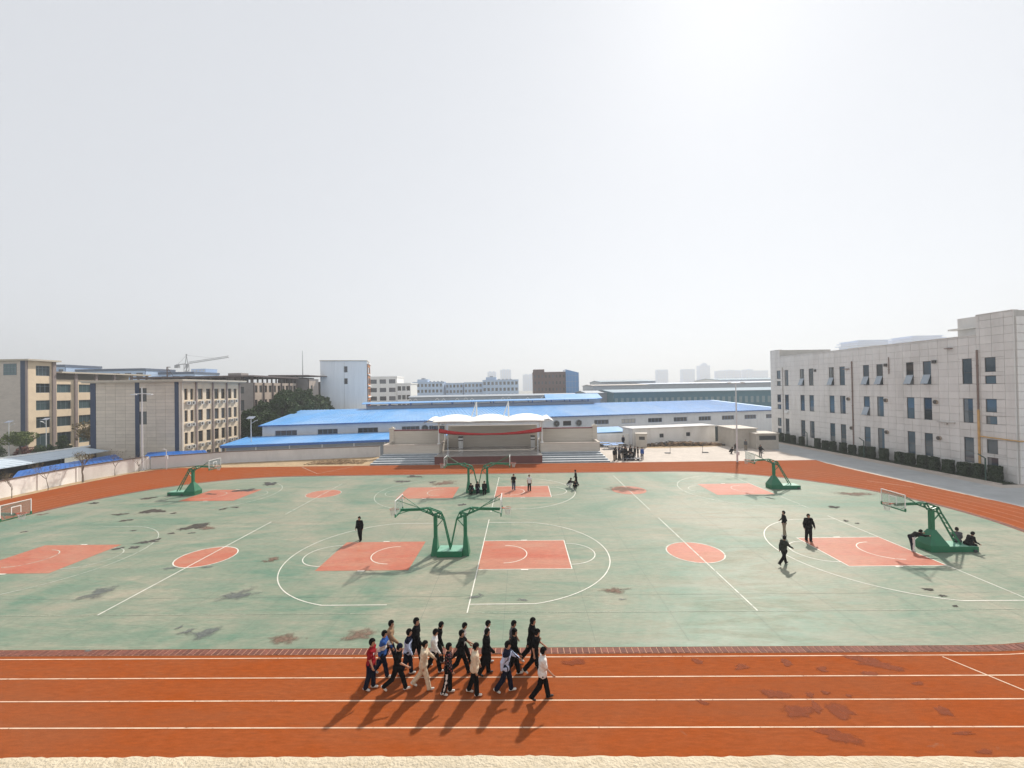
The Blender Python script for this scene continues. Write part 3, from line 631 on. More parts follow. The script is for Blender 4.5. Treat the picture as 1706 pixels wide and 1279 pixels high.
# ================================================================ left dormitory
BEIGE = mat('dormitory render', (0.72, 0.60, 0.45), 0.75, 0.06, 1.0, dirt_sheen=(0.45, 0.36, 0.27), dirt_sheen_amt=0.35, dscale=0.4)
TILE_D = mat('dormitory end tile', (0.62, 0.545, 0.455), 0.65, 0.06, 1.0, dirt_sheen=(0.48, 0.43, 0.37), dirt_sheen_amt=0.3, dscale=0.5, objvar=0.06)
JOINT_D = mat('dormitory joint', (0.22, 0.20, 0.18), 0.85)
NAVY = mat('navy strip', (0.035, 0.055, 0.105), 0.6, 0.1, 1.0)
PILM = mat('mauve pilaster', (0.27, 0.215, 0.20), 0.7, 0.08)
ACW = mat('air conditioner casing', (0.48, 0.47, 0.45), 0.5, 0.06)
GL_D = glass_dark('dormitory glass', (0.035, 0.04, 0.04), 0.07, 0.6); FR_D = mat('bronze frame', (0.13, 0.10, 0.075), 0.5, 0.1)
CORN = mat('cornice', (0.50, 0.45, 0.37), 0.7, 0.06, 1.0, dirt_sheen=(0.33, 0.3, 0.25), dirt_sheen_amt=0.4)
do = empty('dormitory', (0, 0, 0)); tag(do, 'four-storey beige dormitory with navy strips, grey tiled end wall and window air conditioners', 'building')
XD, YD, YE, ZT = -56.5, 70.0, 84.9, 13.1
ff = Frame((XD, YD), (0, 1)); fq = Frame((-71.8, YD), (1, 0))
holesF = []
bays = [(0.7, 1.4), (2.0, 2.7), (3.75, 4.85), (5.7, 6.8), (7.75, 8.85), (9.55, 10.55), (11.45, 12.4), (13.05, 13.95)]
rowsD = [(10.05, 11.95), (6.35, 8.3), (2.6, 4.55), (-1.1, 0.95)]
for (a, b) in bays:
    for (c, d_) in rowsD: holesF.append((a, b, c, d_))
mb = MB(); wall_holes(ff, mb, 0, YE - YD, BASE, ZT, holesF, 0.22); mb.build('facade', BEIGE, do)
mb = MB(); mb.box(-71.8, YD + .02, BASE, XD - 0.24, YE, ZT - .01); mb.build('wall', JOINT_D, do)
for (a, b, c, d_) in holesF: window(ff, do, a, b, c, d_, -0.2, GL_D, FR_D, 2, 1, 0.05, zsplit=d_ - 0.55)
for u in (0.0, 3.1, 7.12, 10.82, 14.55):
    mb = MB(); ff.box(mb, u, u + 0.30, 0.003, 0.18, BASE, ZT); mb.build('pilaster', PILM if u else TILE_D, do)
for (c, d_) in rowsD[:3]:
    for i, (a, b) in enumerate(bays):
        if random.random() < 0.06: continue
        u = a + (0.15 if i % 2 == 0 else -0.1); mb = MB(); ff.box(mb, u, u + 0.75, 0.06, 0.42, c - 0.80, c - 0.24); o = mb.build('air_conditioner', ACW, do)
        mb = MB(); mb.tube([ff.p(u + .30, 0.421, c - .52), ff.p(u + .30, 0.435, c - .52)], 0.21, 12); mb.build('fan_grille', FAN_M, o)
mb = MB(); mb.box(-72.6, YD - 0.8, ZT, XD + 0.9, YE + .6, ZT + 0.16); mb.box(-72.7, YD - 0.9, ZT + .16, XD + 1.0, YE + .7, ZT + 0.42); mb.build('cornice', CORN, do)
# end wall tiles with navy strips and the two stair windows
strips = [(0.0, 0.9), (7.6, 8.3), (14.3, 15.0)]
for (a, b) in strips: mb = MB(); fq.box(mb, a, b, 0.0, 0.14, BASE, ZT); mb.build('navy_strip', NAVY, do)
hq = [(8.32, 9.55, 9.9, 12.15), (8.32, 9.55, 6.1, 8.25), (8.32, 9.55, 2.3, 4.45)]
for h in hq[:2]: window(fq, do, *h, 0.0, GL_D, FR_D, 1, 2, 0.05)
colsD = [(0.92, 2.58), (2.58, 4.25), (4.25, 5.92), (5.92, 7.58), (8.32, 9.55), (9.55, 11.1), (11.1, 12.7), (12.7, 14.28)]
cache = {}
for (a, b) in colsD:
    for j in range(25):
        c = BASE + 0.3 + j * 0.572; d_ = min(c + 0.572, ZT)
        for (p0, p1, q0, q1) in clip_rects((a, b, c, d_), hq[:2]):
            if q1 - q0 < .05: continue
            key = (round(p1 - p0, 3), round(q1 - q0, 3))
            if key not in cache: t_ = MB(); t_.box(.012, -.10, .012, key[0] - .012, 0.0, key[1] - .012); o = t_.build('tile', TILE_D, do); cache[key] = o.data
            else: o = link('tile', cache[key], do)
            o.location = fq.p(p0, random.uniform(-.003, .003), q0)
mb = MB(); fq.box(mb, 15.0, 15.3, 0, .12, BASE, ZT); mb.build('corner_strip', TILE_D, do)

# ================================================================ far-left teaching block
GL_T = glass_dark('teaching block glass', (0.03, 0.055, 0.06), 0.08, 0.6); FR_G = mat('grey frame', (0.12, 0.16, 0.20), 0.5)
BEIGE2 = mat('teaching block render', (0.74, 0.60, 0.43), 0.75, 0.05, 1.0, dirt_sheen=(0.5, 0.38, 0.27), dirt_sheen_amt=0.3, dscale=0.4)
TILE_T = mat('teaching block end wall', (0.54, 0.48, 0.425), 0.7, 0.06, 1.5, (1, 1, 3.0), dirt_sheen=(0.34, 0.30, 0.27), dirt_sheen_amt=0.4)
tb = empty('teaching_block', (0, 0, 0)); tag(tb, 'five-storey cream teaching block with navy corner at the far left', 'building')
XT = -107.3; ft_ = Frame((XT, 91), (0, 1)); fe_ = Frame((-140, 91), (1, 0))
rT = [(15.65, 17.9), (11.85, 13.95), (7.95, 10.15), (4.0, 6.45), (-0.4, 2.75)]
hb = [(1.5, 4.4, c, d_) for c, d_ in rT]
mb = MB(); wall_holes(ft_, mb, 0.0, 5.4, BASE, 18.9, hb, 0.25); mb.build('facade', BEIGE2, tb)
for h in hb: window(ft_, tb, *h, -0.23, GL_T, FR_G, 4 if h[2] > 15 else 3, 1, 0.07, zsplit=h[3] - .6)
hw = []
for k in range(5):
    a = 5.85 + k * 4.9
    for c, d_ in rT[1:]: hw.append((a, a + 3.2, c, d_ - .15))
mb = MB(); wall_holes(ft_, mb, 5.4, 29.6, BASE, 14.9, hw, 0.3, -0.10); mb.build('wing_facade', BEIGE2, tb)
for h in hw: window(ft_, tb, *h, -0.38, GL_T, FR_G, 3, 1, 0.07)
mb = MB(); mb.box(-140, 91.02, BASE, XT - .45, 96.4, 18.85); mb.box(-125, 96.42, BASE, XT - .45, 120.6, 14.85); mb.build('wall', TILE_T, tb)
mb = MB(); fe_.box(mb, 0, 31.2, 0.0, 0.12, BASE, 18.88); mb.build('end_wall', TILE_T, tb)
mb = MB(); fe_.box(mb, 31.2, 32.25, 0.0, 0.2, BASE, 18.88); mb.build('navy_strip', NAVY, tb)
mb = MB(); fe_.box(mb, 32.26, 32.69, -.4, 0.2, BASE, 18.88); mb.build('corner_strip', PILM, tb)
window(fe_, tb, 27.4, 30.3, 15.8, 18.3, 0.125, GL_T, FR_G, 4, 3, 0.08)
for j in range(22):
    z = BASE + .2 + j * .88; mb = MB(); fe_.box(mb, 0, 31.15, .121, .14, z, z + .85)
    hz = [(27.35, 30.35, 15.75, 18.35)]
    mb = MB()
    for (p0, p1, q0, q1) in clip_rects((0, 31.15, z, z + .85), hz): fe_.box(mb, p0, p1, .121, .14, q0, q1)
    mb.build('tile_course', TILE_T, tb)
mb = MB(); ft_.box(mb, 4.70, 5.4, .003, .3, BASE, 18.9); mb.build('pilaster', PILM, tb)
for k in range(1, 6):
    u = 4.75 + k * 4.9; mb = MB(); ft_.box(mb, u, u + .6, -.097, .25, BASE, 16.4); mb.build('pilaster', PILM, tb)
mb = MB(); mb.box(-140, 90.3, 18.9, XT + .9, 97.0, 19.25); mb.build('roof', CORN, tb)
mb = MB(); mb.box(-126, 97.05, 16.4, XT + .9, 121, 16.75); mb.box(-124, 100, 14.9, -112, 120, 16.38); mb.build('wing_roof', CORN, tb)

# ================================================================ long older block with a roof frame
PINK = mat('old block render', (0.43, 0.345, 0.28), 0.8, 0.08, 1.0, dirt_sheen=(0.3, 0.24, 0.2), dirt_sheen_amt=0.5, dscale=0.3)
GREYW = mat('old block end wall', (0.30, 0.27, 0.255), 0.8, 0.08, 1.0, dirt_sheen=(0.22, 0.2, 0.19), dirt_sheen_amt=0.5, dscale=0.3)
BROWN = mat('brown frame', (0.115, 0.085, 0.08), 0.7, 0.1)
ob = empty('old_block', (0, 0, 0)); tag(ob, 'long brownish three-storey block with open roof frame behind the evergreen trees', 'building')
fo = Frame((-66.5, 105), (0, 1)); fo2 = Frame((-96, 105), (1, 0))
hO = []
for k in range(10):
    a = 0.5 + k * 2.05
    for c, d_ in ((11.1, 12.9), (7.4, 9.3), (3.7, 5.6), (0, 1.9)): hO.append((a, a + 1.25, c, d_))
mb = MB(); wall_holes(fo, mb, 0, 21, BASE, 13.6, hO, .25); mb.build('facade', PINK, ob)
for h in hO: window(fo, ob, *h, -.23, GL_D, FR_D, 2, 1, .06)
hE = [(22.2, 27.2, 10.9, 12.6), (22.2, 27.2, 6.6, 9.3), (22.2, 27.2, 3.0, 5.4)]
mb = MB(); wall_holes(fo2, mb, 0, 29.5, BASE, 13.6, hE, .3); mb.build('end_wall', GREYW, ob)
for h in hE: window(fo2, ob, *h, -.28, GL_D, FR_D, 4, 1, .08)
mb = MB(); mb.box(-96, 105.35, BASE, -66.85, 126, 13.55); mb.build('wall', GREYW, ob)
for k in range(6): mb = MB(); fo.box(mb, k * 4.1, k * 4.1 + .35, .003, .25, BASE, 13.6); mb.build('pilaster', BROWN, ob)
for k in range(11): mb = MB(); fo.box(mb, k * 2.05, k * 2.05 + .28, -.35, -.05, 13.6, 15.0); mb.build('roof_post', BROWN, ob)
for k in range(15): mb = MB(); fo2.box(mb, k * 2.05, k * 2.05 + .28, -.5, -.2, 13.6, 15.0); mb.build('roof_post', BROWN, ob)
mb = MB(); mb.box(-97, 104.4, 15.0, -65.8, 126, 15.42); mb.build('roof_frame', BROWN, ob)
mb = MB(); mb.box(-73.5, 106, 13.6, -70.2, 109, 16.1); mb.box(-94, 108, 13.6, -90, 112, 14.9); mb.build('roof_hut', GREYW, ob)
ob2 = empty('stair_tower_block', (0, 0, 0)); tag(ob2, 'stair tower with a flat overhanging canopy beyond the old brown block', 'building')
mb = MB(); mb.box(-73.5, 128.5, BASE, -68.2, 140, 15.6); mb.build('wall', GREYW, ob2)
ft2 = Frame((-63.9, 128), (0, 1)); hh = [(1, 2.2, c, c + 1.8) for c in (11.2, 7.4, 3.6)]
mb = MB(); mb.box(-68.2, 128, BASE, -63.9 - .3, 134, 15.0); mb.build('tower', GREYW, ob2)
mb = MB(); wall_holes(ft2, mb, 0, 6, BASE, 15.0, hh, .25); mb.build('facade', PINK, ob2)
for h in hh: window(ft2, ob2, *h, -.23, GL_D, FR_D, 1, 2, .07)
mb = MB(); mb.hexa([(-75.5, 126.5, 16.0), (-63.2, 126.5, 15.8), (-63.2, 140, 15.8), (-75.5, 140, 16.0), (-75.5, 126.5, 16.3), (-63.2, 126.5, 16.1), (-63.2, 140, 16.1), (-75.5, 140, 16.3)]); mb.build('canopy', BROWN, ob2)
mb = MB(); 
for x in (-73, -70.5, -68): mb.box(x, 127.2, 13.3, x + .3, 127.6, 15.95)
mb.build('canopy_post', BROWN, ob2)
fa = Frame((-63.5, 142), (0, 1)); oc = empty('far_classroom_wing', (0, 0, 0)); tag(oc, 'far classroom wing with rows of windows left of the white tower block', 'building')
hc = [(.8 + k * 2.6, 2.3 + k * 2.6, c, c + 1.9) for k in range(8) for c in (10.8, 7.2, 3.6)]
mb = MB(); wall_holes(fa, mb, 0, 22, BASE, 13.9, hc, .25); mb.build('facade', PINK, oc)
for h in hc: window(fa, oc, *h, -.23, GL_D, FR_D, 1, 1, .07)
mb = MB(); mb.box(-80, 142.1, BASE, -63.8, 164, 13.85); mb.box(-80.4, 141.5, 13.9, -63, 164.4, 14.3); mb.build('wall', GREYW, oc)
# ================================================================ blue-roofed warehouse
BLUE = mat('blue roof sheet', (0.105, 0.345, 0.70), 0.38, 0.10, 0.6, (1, .3, 1), dirt_sheen=(0.34, 0.49, 0.70), dirt_sheen_amt=0.75, dscale=0.10, spec=0.5)  # the lighter patches paint roof sheen and some fading into the colour
BLUE_D = mat('deep blue roof sheet', (0.008, 0.115, 0.42), 0.4, 0.1, 0.8)
BLUE_T = mat('blue trim', (0.04, 0.12, 0.36), 0.5, 0.1)
WALL_B = mat('pale blue wall sheet', (0.68, 0.71, 0.75), 0.6, 0.04, 0.8, dirt_sheen=(0.44, 0.48, 0.54), dirt_sheen_amt=0.4, dscale=0.2)
GL_W = glass_dark('warehouse glass', (0.04, 0.045, 0.055), 0.1, 0.5); FR_B = mat('blue-grey frame', (0.20, 0.28, 0.42), 0.5)
GREY_S = mat('grey sheet', (0.33, 0.37, 0.42), 0.55, 0.06, 0.8, dirt_sheen=(0.25, 0.28, 0.32), dirt_sheen_amt=0.4)
WA, WBp = (-49.0, 80.0), (66.0, 106.6)
fw = Frame(WA, (WBp[0] - WA[0], WBp[1] - WA[1])); LW = math.hypot(WBp[0] - WA[0], WBp[1] - WA[1])
wh = empty('warehouse', (0, 0, 0)); tag(wh, 'long warehouse with pale walls, bright blue ribbed roof and raised roof vent', 'warehouse')
EZ, RZ, RD = 4.72, 6.3, 28.0
def ww(px):        # distance along the front for a given x/y ratio
    return px
def us(ratio):
    a = fw.o; d = fw.u; return (ratio * a.y - a.x) / (d.x - ratio * d.y)
wx = [(453, 490), (525, 559), (593, 627), (667, 697), (713, 729), (988, 1012), (1033, 1056), (1077, 1100), (1119, 1141), (1160, 1180), (1198, 1218), (1235, 1254), (1270, 1292)]
hW = []
for a, b in wx:
    u0, u1 = us((a - 866) / 710), us((b - 866) / 710); hW.append((u0, u1, 2.75, 3.75))
mb = MB(); wall_holes(fw, mb, 0, LW, BASE, EZ, hW, .2); mb.build('front_wall', WALL_B, wh)
for i, h in enumerate(hW): window(fw, wh, *h, -.18, GL_W if i != 6 else ACW, FR_B, 4, 1, .07)
for k in range(int(LW / 1.0)):      # standing ribs of the wall sheet, split where windows are
    pass
ribs = MB()
for k in range(int(LW / 0.9)):
    u = .3 + k * .9
    seg = [(BASE, EZ - .2)] if not any(h[0] - .05 < u < h[1] + .05 for h in hW) else [(BASE, 2.7), (3.8, EZ - .2)]
    for z0, z1 in seg: fw.box(ribs, u, u + .05, .002, .03, z0, z1)
ribs.build('wall_ribs', WALL_B, wh)
mb = MB(); fw.box(mb, 0.02, LW - .02, -56, -.25, BASE, EZ - .02); mb.build('wall', WALL_B, wh)
fg = Frame(fw.p(0, 0, 0), -fw.n)
mb = MB()
P0 = [fw.p(-.5, .5, EZ), fw.p(LW + .5, .5, EZ), fw.p(LW + .5, -RD, RZ), fw.p(-.5, -RD, RZ), fw.p(LW + .5, -56.5, EZ), fw.p(-.5, -56.5, EZ)]
up = Vector((0, 0, .12))
mb.add([p for p in P0] + [p + up for p in P0], [(6, 7, 8, 9), (9, 8, 10, 11), (3, 2, 1, 0), (5, 4, 2, 3), (0, 1, 7, 6), (5, 11, 10, 4), (0, 6, 9, 3), (3, 9, 11, 5), (1, 2, 8, 7), (2, 4, 10, 8)])
mb.build('roof', BLUE, wh)
roof_o = wh.children[-1]
rb_ = MB()
for k in range(int(LW / 0.8)):
    u = -.3 + k * .8; a = fw.p(u, .48, EZ + .13); b = fw.p(u, -RD, RZ + .13); c = fw.p(u + .09, -RD, RZ + .13); d_ = fw.p(u + .09, .48, EZ + .13)
    h = Vector((0, 0, .055)); rb_.hexa([a, d_, c, b, a + h, d_ + h, c + h, b + h])
rb_.build('roof_ribs', BLUE, roof_o)
mb = MB(); fw.box(mb, -.5, LW + .5, .502, .60, EZ - .06, EZ + .14); mb.build('gutter', BLUE_T, wh)
mb = MB(); mb.add([fw.p(0, 0, BASE), fw.p(0, -28, BASE), fw.p(0, -56, BASE), fw.p(0, -56, EZ), fw.p(0, -RD, RZ), fw.p(0, 0, EZ)], [(5, 4, 3, 2, 1, 0)]); mb.add([fw.p(LW, 0, BASE), fw.p(LW, -56, BASE), fw.p(LW, -56, EZ), fw.p(LW, -RD, RZ), fw.p(LW, 0, EZ)], [(0, 1, 2, 3, 4)]); mb.build('gable', BLUE_T, wh)
# roof vent (monitor)
v0, v1 = us((538 - 866) / 710) + 4.5, us((1140 - 866) / 710) - 12
vent = MB(); fw.box(vent, v0, v1, -31, -26, RZ - .2, RZ + .75); vo = vent.build('roof_vent', GREY_S, wh)
vv = MB(); a = [fw.p(v0 - 1, -25, RZ + 1.35), fw.p(v1 + 1, -25, RZ + 1.35), fw.p(v1 + 1, -28.5, RZ + 1.62), fw.p(v0 - 1, -28.5, RZ + 1.62), fw.p(v1 + 1, -32, RZ + 1.35), fw.p(v0 - 1, -32, RZ + 1.35)]
vv.add([*a, *[p + up for p in a]], [(6, 7, 8, 9), (9, 8, 10, 11), (3, 2, 1, 0), (5, 4, 2, 3), (0, 1, 7, 6), (5, 11, 10, 4), (0, 6, 9, 3), (3, 9, 11, 5), (1, 2, 8, 7), (2, 4, 10, 8)]); vv.build('vent_roof', BLUE, vo)
ps = MB()
for k in range(int((v1 - v0) / 5.5) + 1): u = v0 + k * 5.5; fw.box(ps, u, u + .25, -26.3, -26.05, RZ + .75, RZ + 1.40); fw.box(ps, u, u + .25, -31, -30.7, RZ + .75, RZ + 1.40)
ps.build('vent_posts', BLUE_T, vo)
for k, px in enumerate((706, 735, 925, 962)):     # wall fans beside the small windows
    u = us((px - 866) / 710); mb = MB(); mb.tube([fw.p(u, .0, 3.25), fw.p(u, .25, 3.25)], .75, 14); o = mb.build('wall_fan', GREY_S, wh)
    mb = MB(); mb.tube([fw.p(u, .251, 3.25), fw.p(u, .27, 3.25)], .62, 14); mb.build('grille', FAN_M, o)
    mb = MB()
    for j in range(6):
        a_ = j * math.pi / 3; mb.bar(fw.p(u, .285, 3.25), fw.p(u + .6 * math.cos(a_), .285, 3.25 + .6 * math.sin(a_)), .09, .02)
    mb.build('fan_blades', GREY_S, o)
mb = MB(); u = us((943 - 866) / 710); fw.box(mb, u - .9, u + .9, .01, .06, 2.75, 3.75); mb.build('small_window', GL_W, wh)

# low blue lean-to roof in front of the warehouse, left of the stage
ln = empty('lean_to_shed', (0, 0, 0)); tag(ln, 'low lean-to shed with bright blue ribbed roof left of the stage', 'shed')
A0, A1, B1, B0 = Vector((-49.9, 69.9, 2.25)), Vector((-14, 77.6, 2.25)), Vector((-14, 86.5, 2.72)), Vector((-51, 78.6, 2.72))
mb = MB(); mb.hexa([A0, A1, B1, B0, A0 + up, A1 + up, B1 + up, B0 + up]); ro = mb.build('roof', BLUE, ln)
rr_ = MB()
for k in range(46):
    t_ = k / 46; a = A0.lerp(A1, t_) + Vector((0, 0, .125)); b = B0.lerp(B1, t_) + Vector((0, 0, .125)); w_ = Vector((.09, .02, 0)); h = Vector((0, 0, .05)); rr_.hexa([a, a + w_, b + w_, b, a + h, a + w_ + h, b + w_ + h, b + h])
rr_.build('roof_ribs', BLUE, ro)
mb = MB(); mb.hexa([A0 + Vector((0, -.12, -.28)), A1 + Vector((0, -.12, -.28)), A1 + Vector((0, 0, -.28)), A0 + Vector((0, 0, -.28)), A0 + Vector((0, -.12, .1)), A1 + Vector((0, -.12, .1)), A1 + Vector((0, -.003, .1)), A0 + Vector((0, -.003, .1))]); mb.build('fascia', BLUE_T, ln)
mb = MB(); mb.hexa([(-49.8, 71.2, BASE), (-14, 79, BASE), (-14, 79.2, BASE), (-49.8, 71.4, BASE), (-49.8, 71.2, 2.2), (-14, 79, 2.2), (-14, 79.2, 2.2), (-49.8, 71.4, 2.2)]); mb.build('wall', GREY_S, ln)
for k in range(8): t_ = k / 7; q = A0.lerp(A1, t_); mb = MB(); mb.box(q.x - .06, q.y + .2, BASE, q.x + .06, q.y + .32, 2.22); mb.build('post', WHITE_ST, ln)

# ---------------------------------------------------------------- perimeter walls
WHITE_W = mat('whitewashed wall', (0.86, 0.84, 0.80), 0.85, 0.05, 0.8, (1, 1, .6), dirt_sheen=(0.52, 0.48, 0.42), dirt_sheen_amt=0.5, dscale=0.35)
GREY_W = mat('grey rendered wall', (0.66, 0.655, 0.65), 0.85, 0.06, 0.8, (1, 1, .5), dirt_sheen=(0.48, 0.48, 0.47), dirt_sheen_amt=0.6, dscale=0.35)
COP = mat('dark wall coping', (0.13, 0.10, 0.09), 0.8, 0.15)
def wall_run(name, label, pts, h, m, thick=.24, pillars=0, coping=COP, base=-.05):
    w_ = empty(name, (0, 0, 0)); tag(w_, label, 'wall')
    for i in range(len(pts) - 1):
        a, b = Vector((*pts[i], 0)), Vector((*pts[i + 1], 0)); f_ = Frame(a, b - a); L = (b - a).length
        mb = MB(); f_.box(mb, 0, L + (.001 * i), -thick, 0, base, h - .001 * i); mb.build('wall_panel', m, w_)
        if coping: mb = MB(); f_.box(mb, -.05, L + .02, -thick - .06, .06, h, h + .11 + .002 * i); mb.build('coping', coping, w_)
        if pillars:
            n = int(L / pillars)
            for k in range(n + 1): mb = MB(); u = k * L / max(n, 1); f_.box(mb, u - .2, u + .2, -thick - .04, .07, base, h - .012); mb.build('pillar', m, w_)
    return w_
wall_run('perimeter_wall', 'whitewashed perimeter wall with dark coping at left beyond the track', [(-56.9, 20), (-57.0, 45), (-57.2, 54), (-55.3, 62.2)], 1.85, WHITE_W, pillars=4.4)
wall_run('perimeter_wall', 'grey rendered perimeter wall between the white wall and the stage', [(-55.0, 62.35), (-46.2, 67.0), (-23.7, 71.2)], 1.75, GREY_W)
wall_run('perimeter_wall', 'low pale wall just right of the stage behind the tables', [(12.8, 81.4), (21.2, 81.9)], 2.1, WHITE_W, coping=None)
# pale outbuilding wall with two small windows, at the back of the plaza
fb = Frame((20.9, 80.3), (17.4, 4.2)); ob_ = empty('outbuilding', (0, 0, 0)); tag(ob_, 'long low pale outbuilding with two small windows behind the plaza', 'outbuilding')
hB = [(5.6, 6.5, 1.25, 2.0), (11.3, 12.2, 1.3, 2.05)]
mb = MB(); wall_holes(fb, mb, 0, 17.7, -.02, 3.1, hB, .2); mb.build('front_wall', WHITE_W, ob_)
for h in hB: window(fb, ob_, *h, -.18, GL_W, FR_DARK, 2, 1, .06)
mb = MB(); fb.box(mb, .02, 17.68, -4, -.22, -.02, 3.05); mb.build('wall', GREY_W, ob_)
mb = MB(); fb.box(mb, -.2, 17.9, -4.2, .2, 3.1, 3.22); mb.build('roof', GREY_W, ob_)
mb = MB(); fb.box(mb, 17.7, 19.4, -.6, -.4, -.02, 2.9); mb.build('dark_gate', mat('dark green gate', (0.03, 0.05, 0.055), .5), ob_)
ll = empty('side_lean_to', (0, 0, 0)); tag(ll, 'blue sheet lean-to roof right behind the stage wall', 'shed')
mb = MB(); mb.hexa([(9, 82.6, 2.0), (21, 84.6, 2.15), (20.5, 90, 2.6), (8.5, 87.5, 2.6), (9, 82.6, 2.12), (21, 84.6, 2.27), (20.5, 90, 2.72), (8.5, 87.5, 2.72)]); mb.build('roof', BLUE, ll)
mb = MB(); mb.hexa([(9, 83.4, BASE), (20.8, 85.3, BASE), (20.8, 85.5, BASE), (9, 83.6, BASE), (9, 83.4, 2.03), (20.8, 85.3, 2.16), (20.8, 85.5, 2.16), (9, 83.6, 2.03)]); mb.build('wall', GREY_S, ll)

# bicycle shed roofs behind the left wall
bs = empty('bicycle_shed', (0, 0, 0)); tag(bs, 'long open shed with pale blue-grey sheet roof behind the left wall', 'shed')
SHEET = mat('pale blue sheet', (0.50, 0.58, 0.65), 0.45, 0.06, 0.8, dirt_sheen=(0.42, 0.49, 0.56), dirt_sheen_amt=.4); DARKIN = mat('dark steel', (0.05, 0.055, 0.06), 0.6)
def ro_strip(a0, a1, b1, b0, m, parent, nm='roof', ribs=0):
    a0, a1, b1, b0 = map(Vector, (a0, a1, b1, b0)); mb = MB(); t_ = Vector((0, 0, .08)); mb.hexa([a0, a1, b1, b0, a0 + t_, a1 + t_, b1 + t_, b0 + t_]); o = mb.build(nm, m, parent)
    if ribs:
        q = MB()
        for k in range(ribs):
            a = a0.lerp(a1, (k + .4) / ribs) + t_; b = b0.lerp(b1, (k + .4) / ribs) + t_; w_ = (a1 - a0).normalized() * .07; h = Vector((0, 0, .045)); a = a + Vector((0, 0, .003)); b = b + Vector((0, 0, .003)); q.hexa([a, a + w_, b + w_, b, a + h, a + w_ + h, b + w_ + h, b + h])
        q.build('roof_ribs', m, o)
    return o
ro_strip((-65.6, 40), (-68.3, 68), (-73.0, 68, 0), (-71.5, 40, 0), SHEET, bs) if False else None
ro_strip((-64.8, 30, 1.85), (-68.0, 69.3, 1.85), (-72.3, 69.3, 2.42), (-70.6, 30, 2.42), SHEET, bs, 'roof', 40)
ro_strip((-70.7, 30, 2.46), (-73.1, 86, 2.46), (-78.4, 86, 2.0), (-76, 30, 2.0), WHITE_ST, bs, 'roof', 40)
for k in range(9):
    t_ = k / 8; x = -65.0 - 3.0 * t_; y = 30.5 + 35.4 * t_; mb = MB(); mb.box(x - .07, y - .07, BASE, x + .07, y + .07, 1.84); mb.box(x - 5.4, y - .07, BASE, x - 5.26, y + .07, 2.4); mb.bar((x, y, 1.78), (x - 5.3, y, 2.3), .1); mb.build('post', DARKIN, bs)
mb = MB(); mb.hexa([(-70.4, 30, BASE), (-72.0, 66, BASE), (-72.2, 66, BASE), (-70.6, 30, BASE), (-70.4, 30, 2.35), (-72.0, 66, 2.35), (-72.2, 66, 2.35), (-70.6, 30, 2.35)]); mb.build('back_screen', DARKIN, bs)
b2 = empty('blue_shed', (0, 0, 0)); tag(b2, 'low shed with deep blue roof between the white wall and the dormitory', 'shed')
ro_strip((-57.9, 47, 1.25), (-57.9, 61.5, 1.25), (-63.4, 65.5, 1.75), (-62.6, 52, 1.75), BLUE_D, b2, 'roof', 22)
ro_strip((-57.0, 63.2, 1.3), (-49.8, 67.2, 1.3), (-52, 69.3, 1.7), (-60, 67.5, 1.7), BLUE_D, b2, 'roof', 10)
mb = MB()
for (x, y) in ((-58.1, 47.3), (-58.1, 54), (-58.1, 61), (-62.6, 53), (-63, 65)): mb.box(x - .06, y - .06, BASE, x + .06, y + .06, 1.26)
mb.build('posts', DARKIN, b2)
# ================================================================ plaza huts
HUT = mat('grey hut panel', (0.50, 0.46, 0.40), 0.7, 0.08, 1.2, dirt_sheen=(0.29, 0.26, 0.22), dirt_sheen_amt=.5, dscale=.6)
def hut(name, label, x0, y0, x1, y1, h, rot=0, win=None, ribs=4, over=.2):
    e = empty(name, ((x0 + x1) / 2, (y0 + y1) / 2, 0), rot); tag(e, label, 'hut'); w_, d_ = (x1 - x0) / 2, (y1 - y0) / 2
    fA = Frame((-w_, -d_), (1, 0))
    mb = MB(); wall_holes(fA, mb, 0, 2 * w_, 0, h, [win] if win else [], .12)
    mb.add([(w_, -d_, 0), (w_, d_, 0), (w_, d_, h), (w_, -d_, h), (-w_, d_, 0), (-w_, -d_, 0), (-w_, -d_, h), (-w_, d_, h), (w_, d_, 0), (-w_, d_, 0), (-w_, d_, h), (w_, d_, h)], [(0, 1, 2, 3), (4, 5, 6, 7), (8, 9, 10, 11)]); mb.build('wall', HUT, e)
    mb = MB(); mb.box(-w_ - over, -d_ - over, h, w_ + over, d_ + over, h + .16); mb.build('roof', HUT, e)
    if win:
        window(fA, e, *win, -.1, GL_D, FR_DARK, 3, 1, .05)
        mb = MB(); mb.box(-w_ + .05, -d_ + .13, 0, w_ - .05, -d_ + .16, h - .05); mb.build('inner_panel', DARKIN, e)
    for k in range(ribs):
        u = (k + 1) * 2 * w_ / (ribs + 1)
        if win and win[0] - .05 < u < win[1] + .05: seg = [(0, win[2] - .03), (win[3] + .03, h - .02)]
        else: seg = [(0, h - .02)]
        mb = MB()
        for s0, s1 in seg: fA.box(mb, u - .02, u + .02, .002, .025, s0, s1)
        mb.build('panel_seam', HUT, e)
    return e
hut('equipment_hut', 'larger flat-roofed grey hut by the road at the far side of the plaza', 37.3, 75.6, 41.3, 81.5, 3.25, 0, None, 3)
hut('front_hut', 'lower grey hut with a long dark window in front of the larger hut', 40.1, 73.6, 43.9, 77.4, 2.55, 0.0, (.55, 3.4, 1.55, 2.3), 3, .12)
hut('guard_booth', 'small square guard booth with one window beside the pale outbuilding', 21.1, 77.8, 23.0, 79.6, 2.35, -.25, (.55, 1.55, 1.35, 1.95), 0, .1)
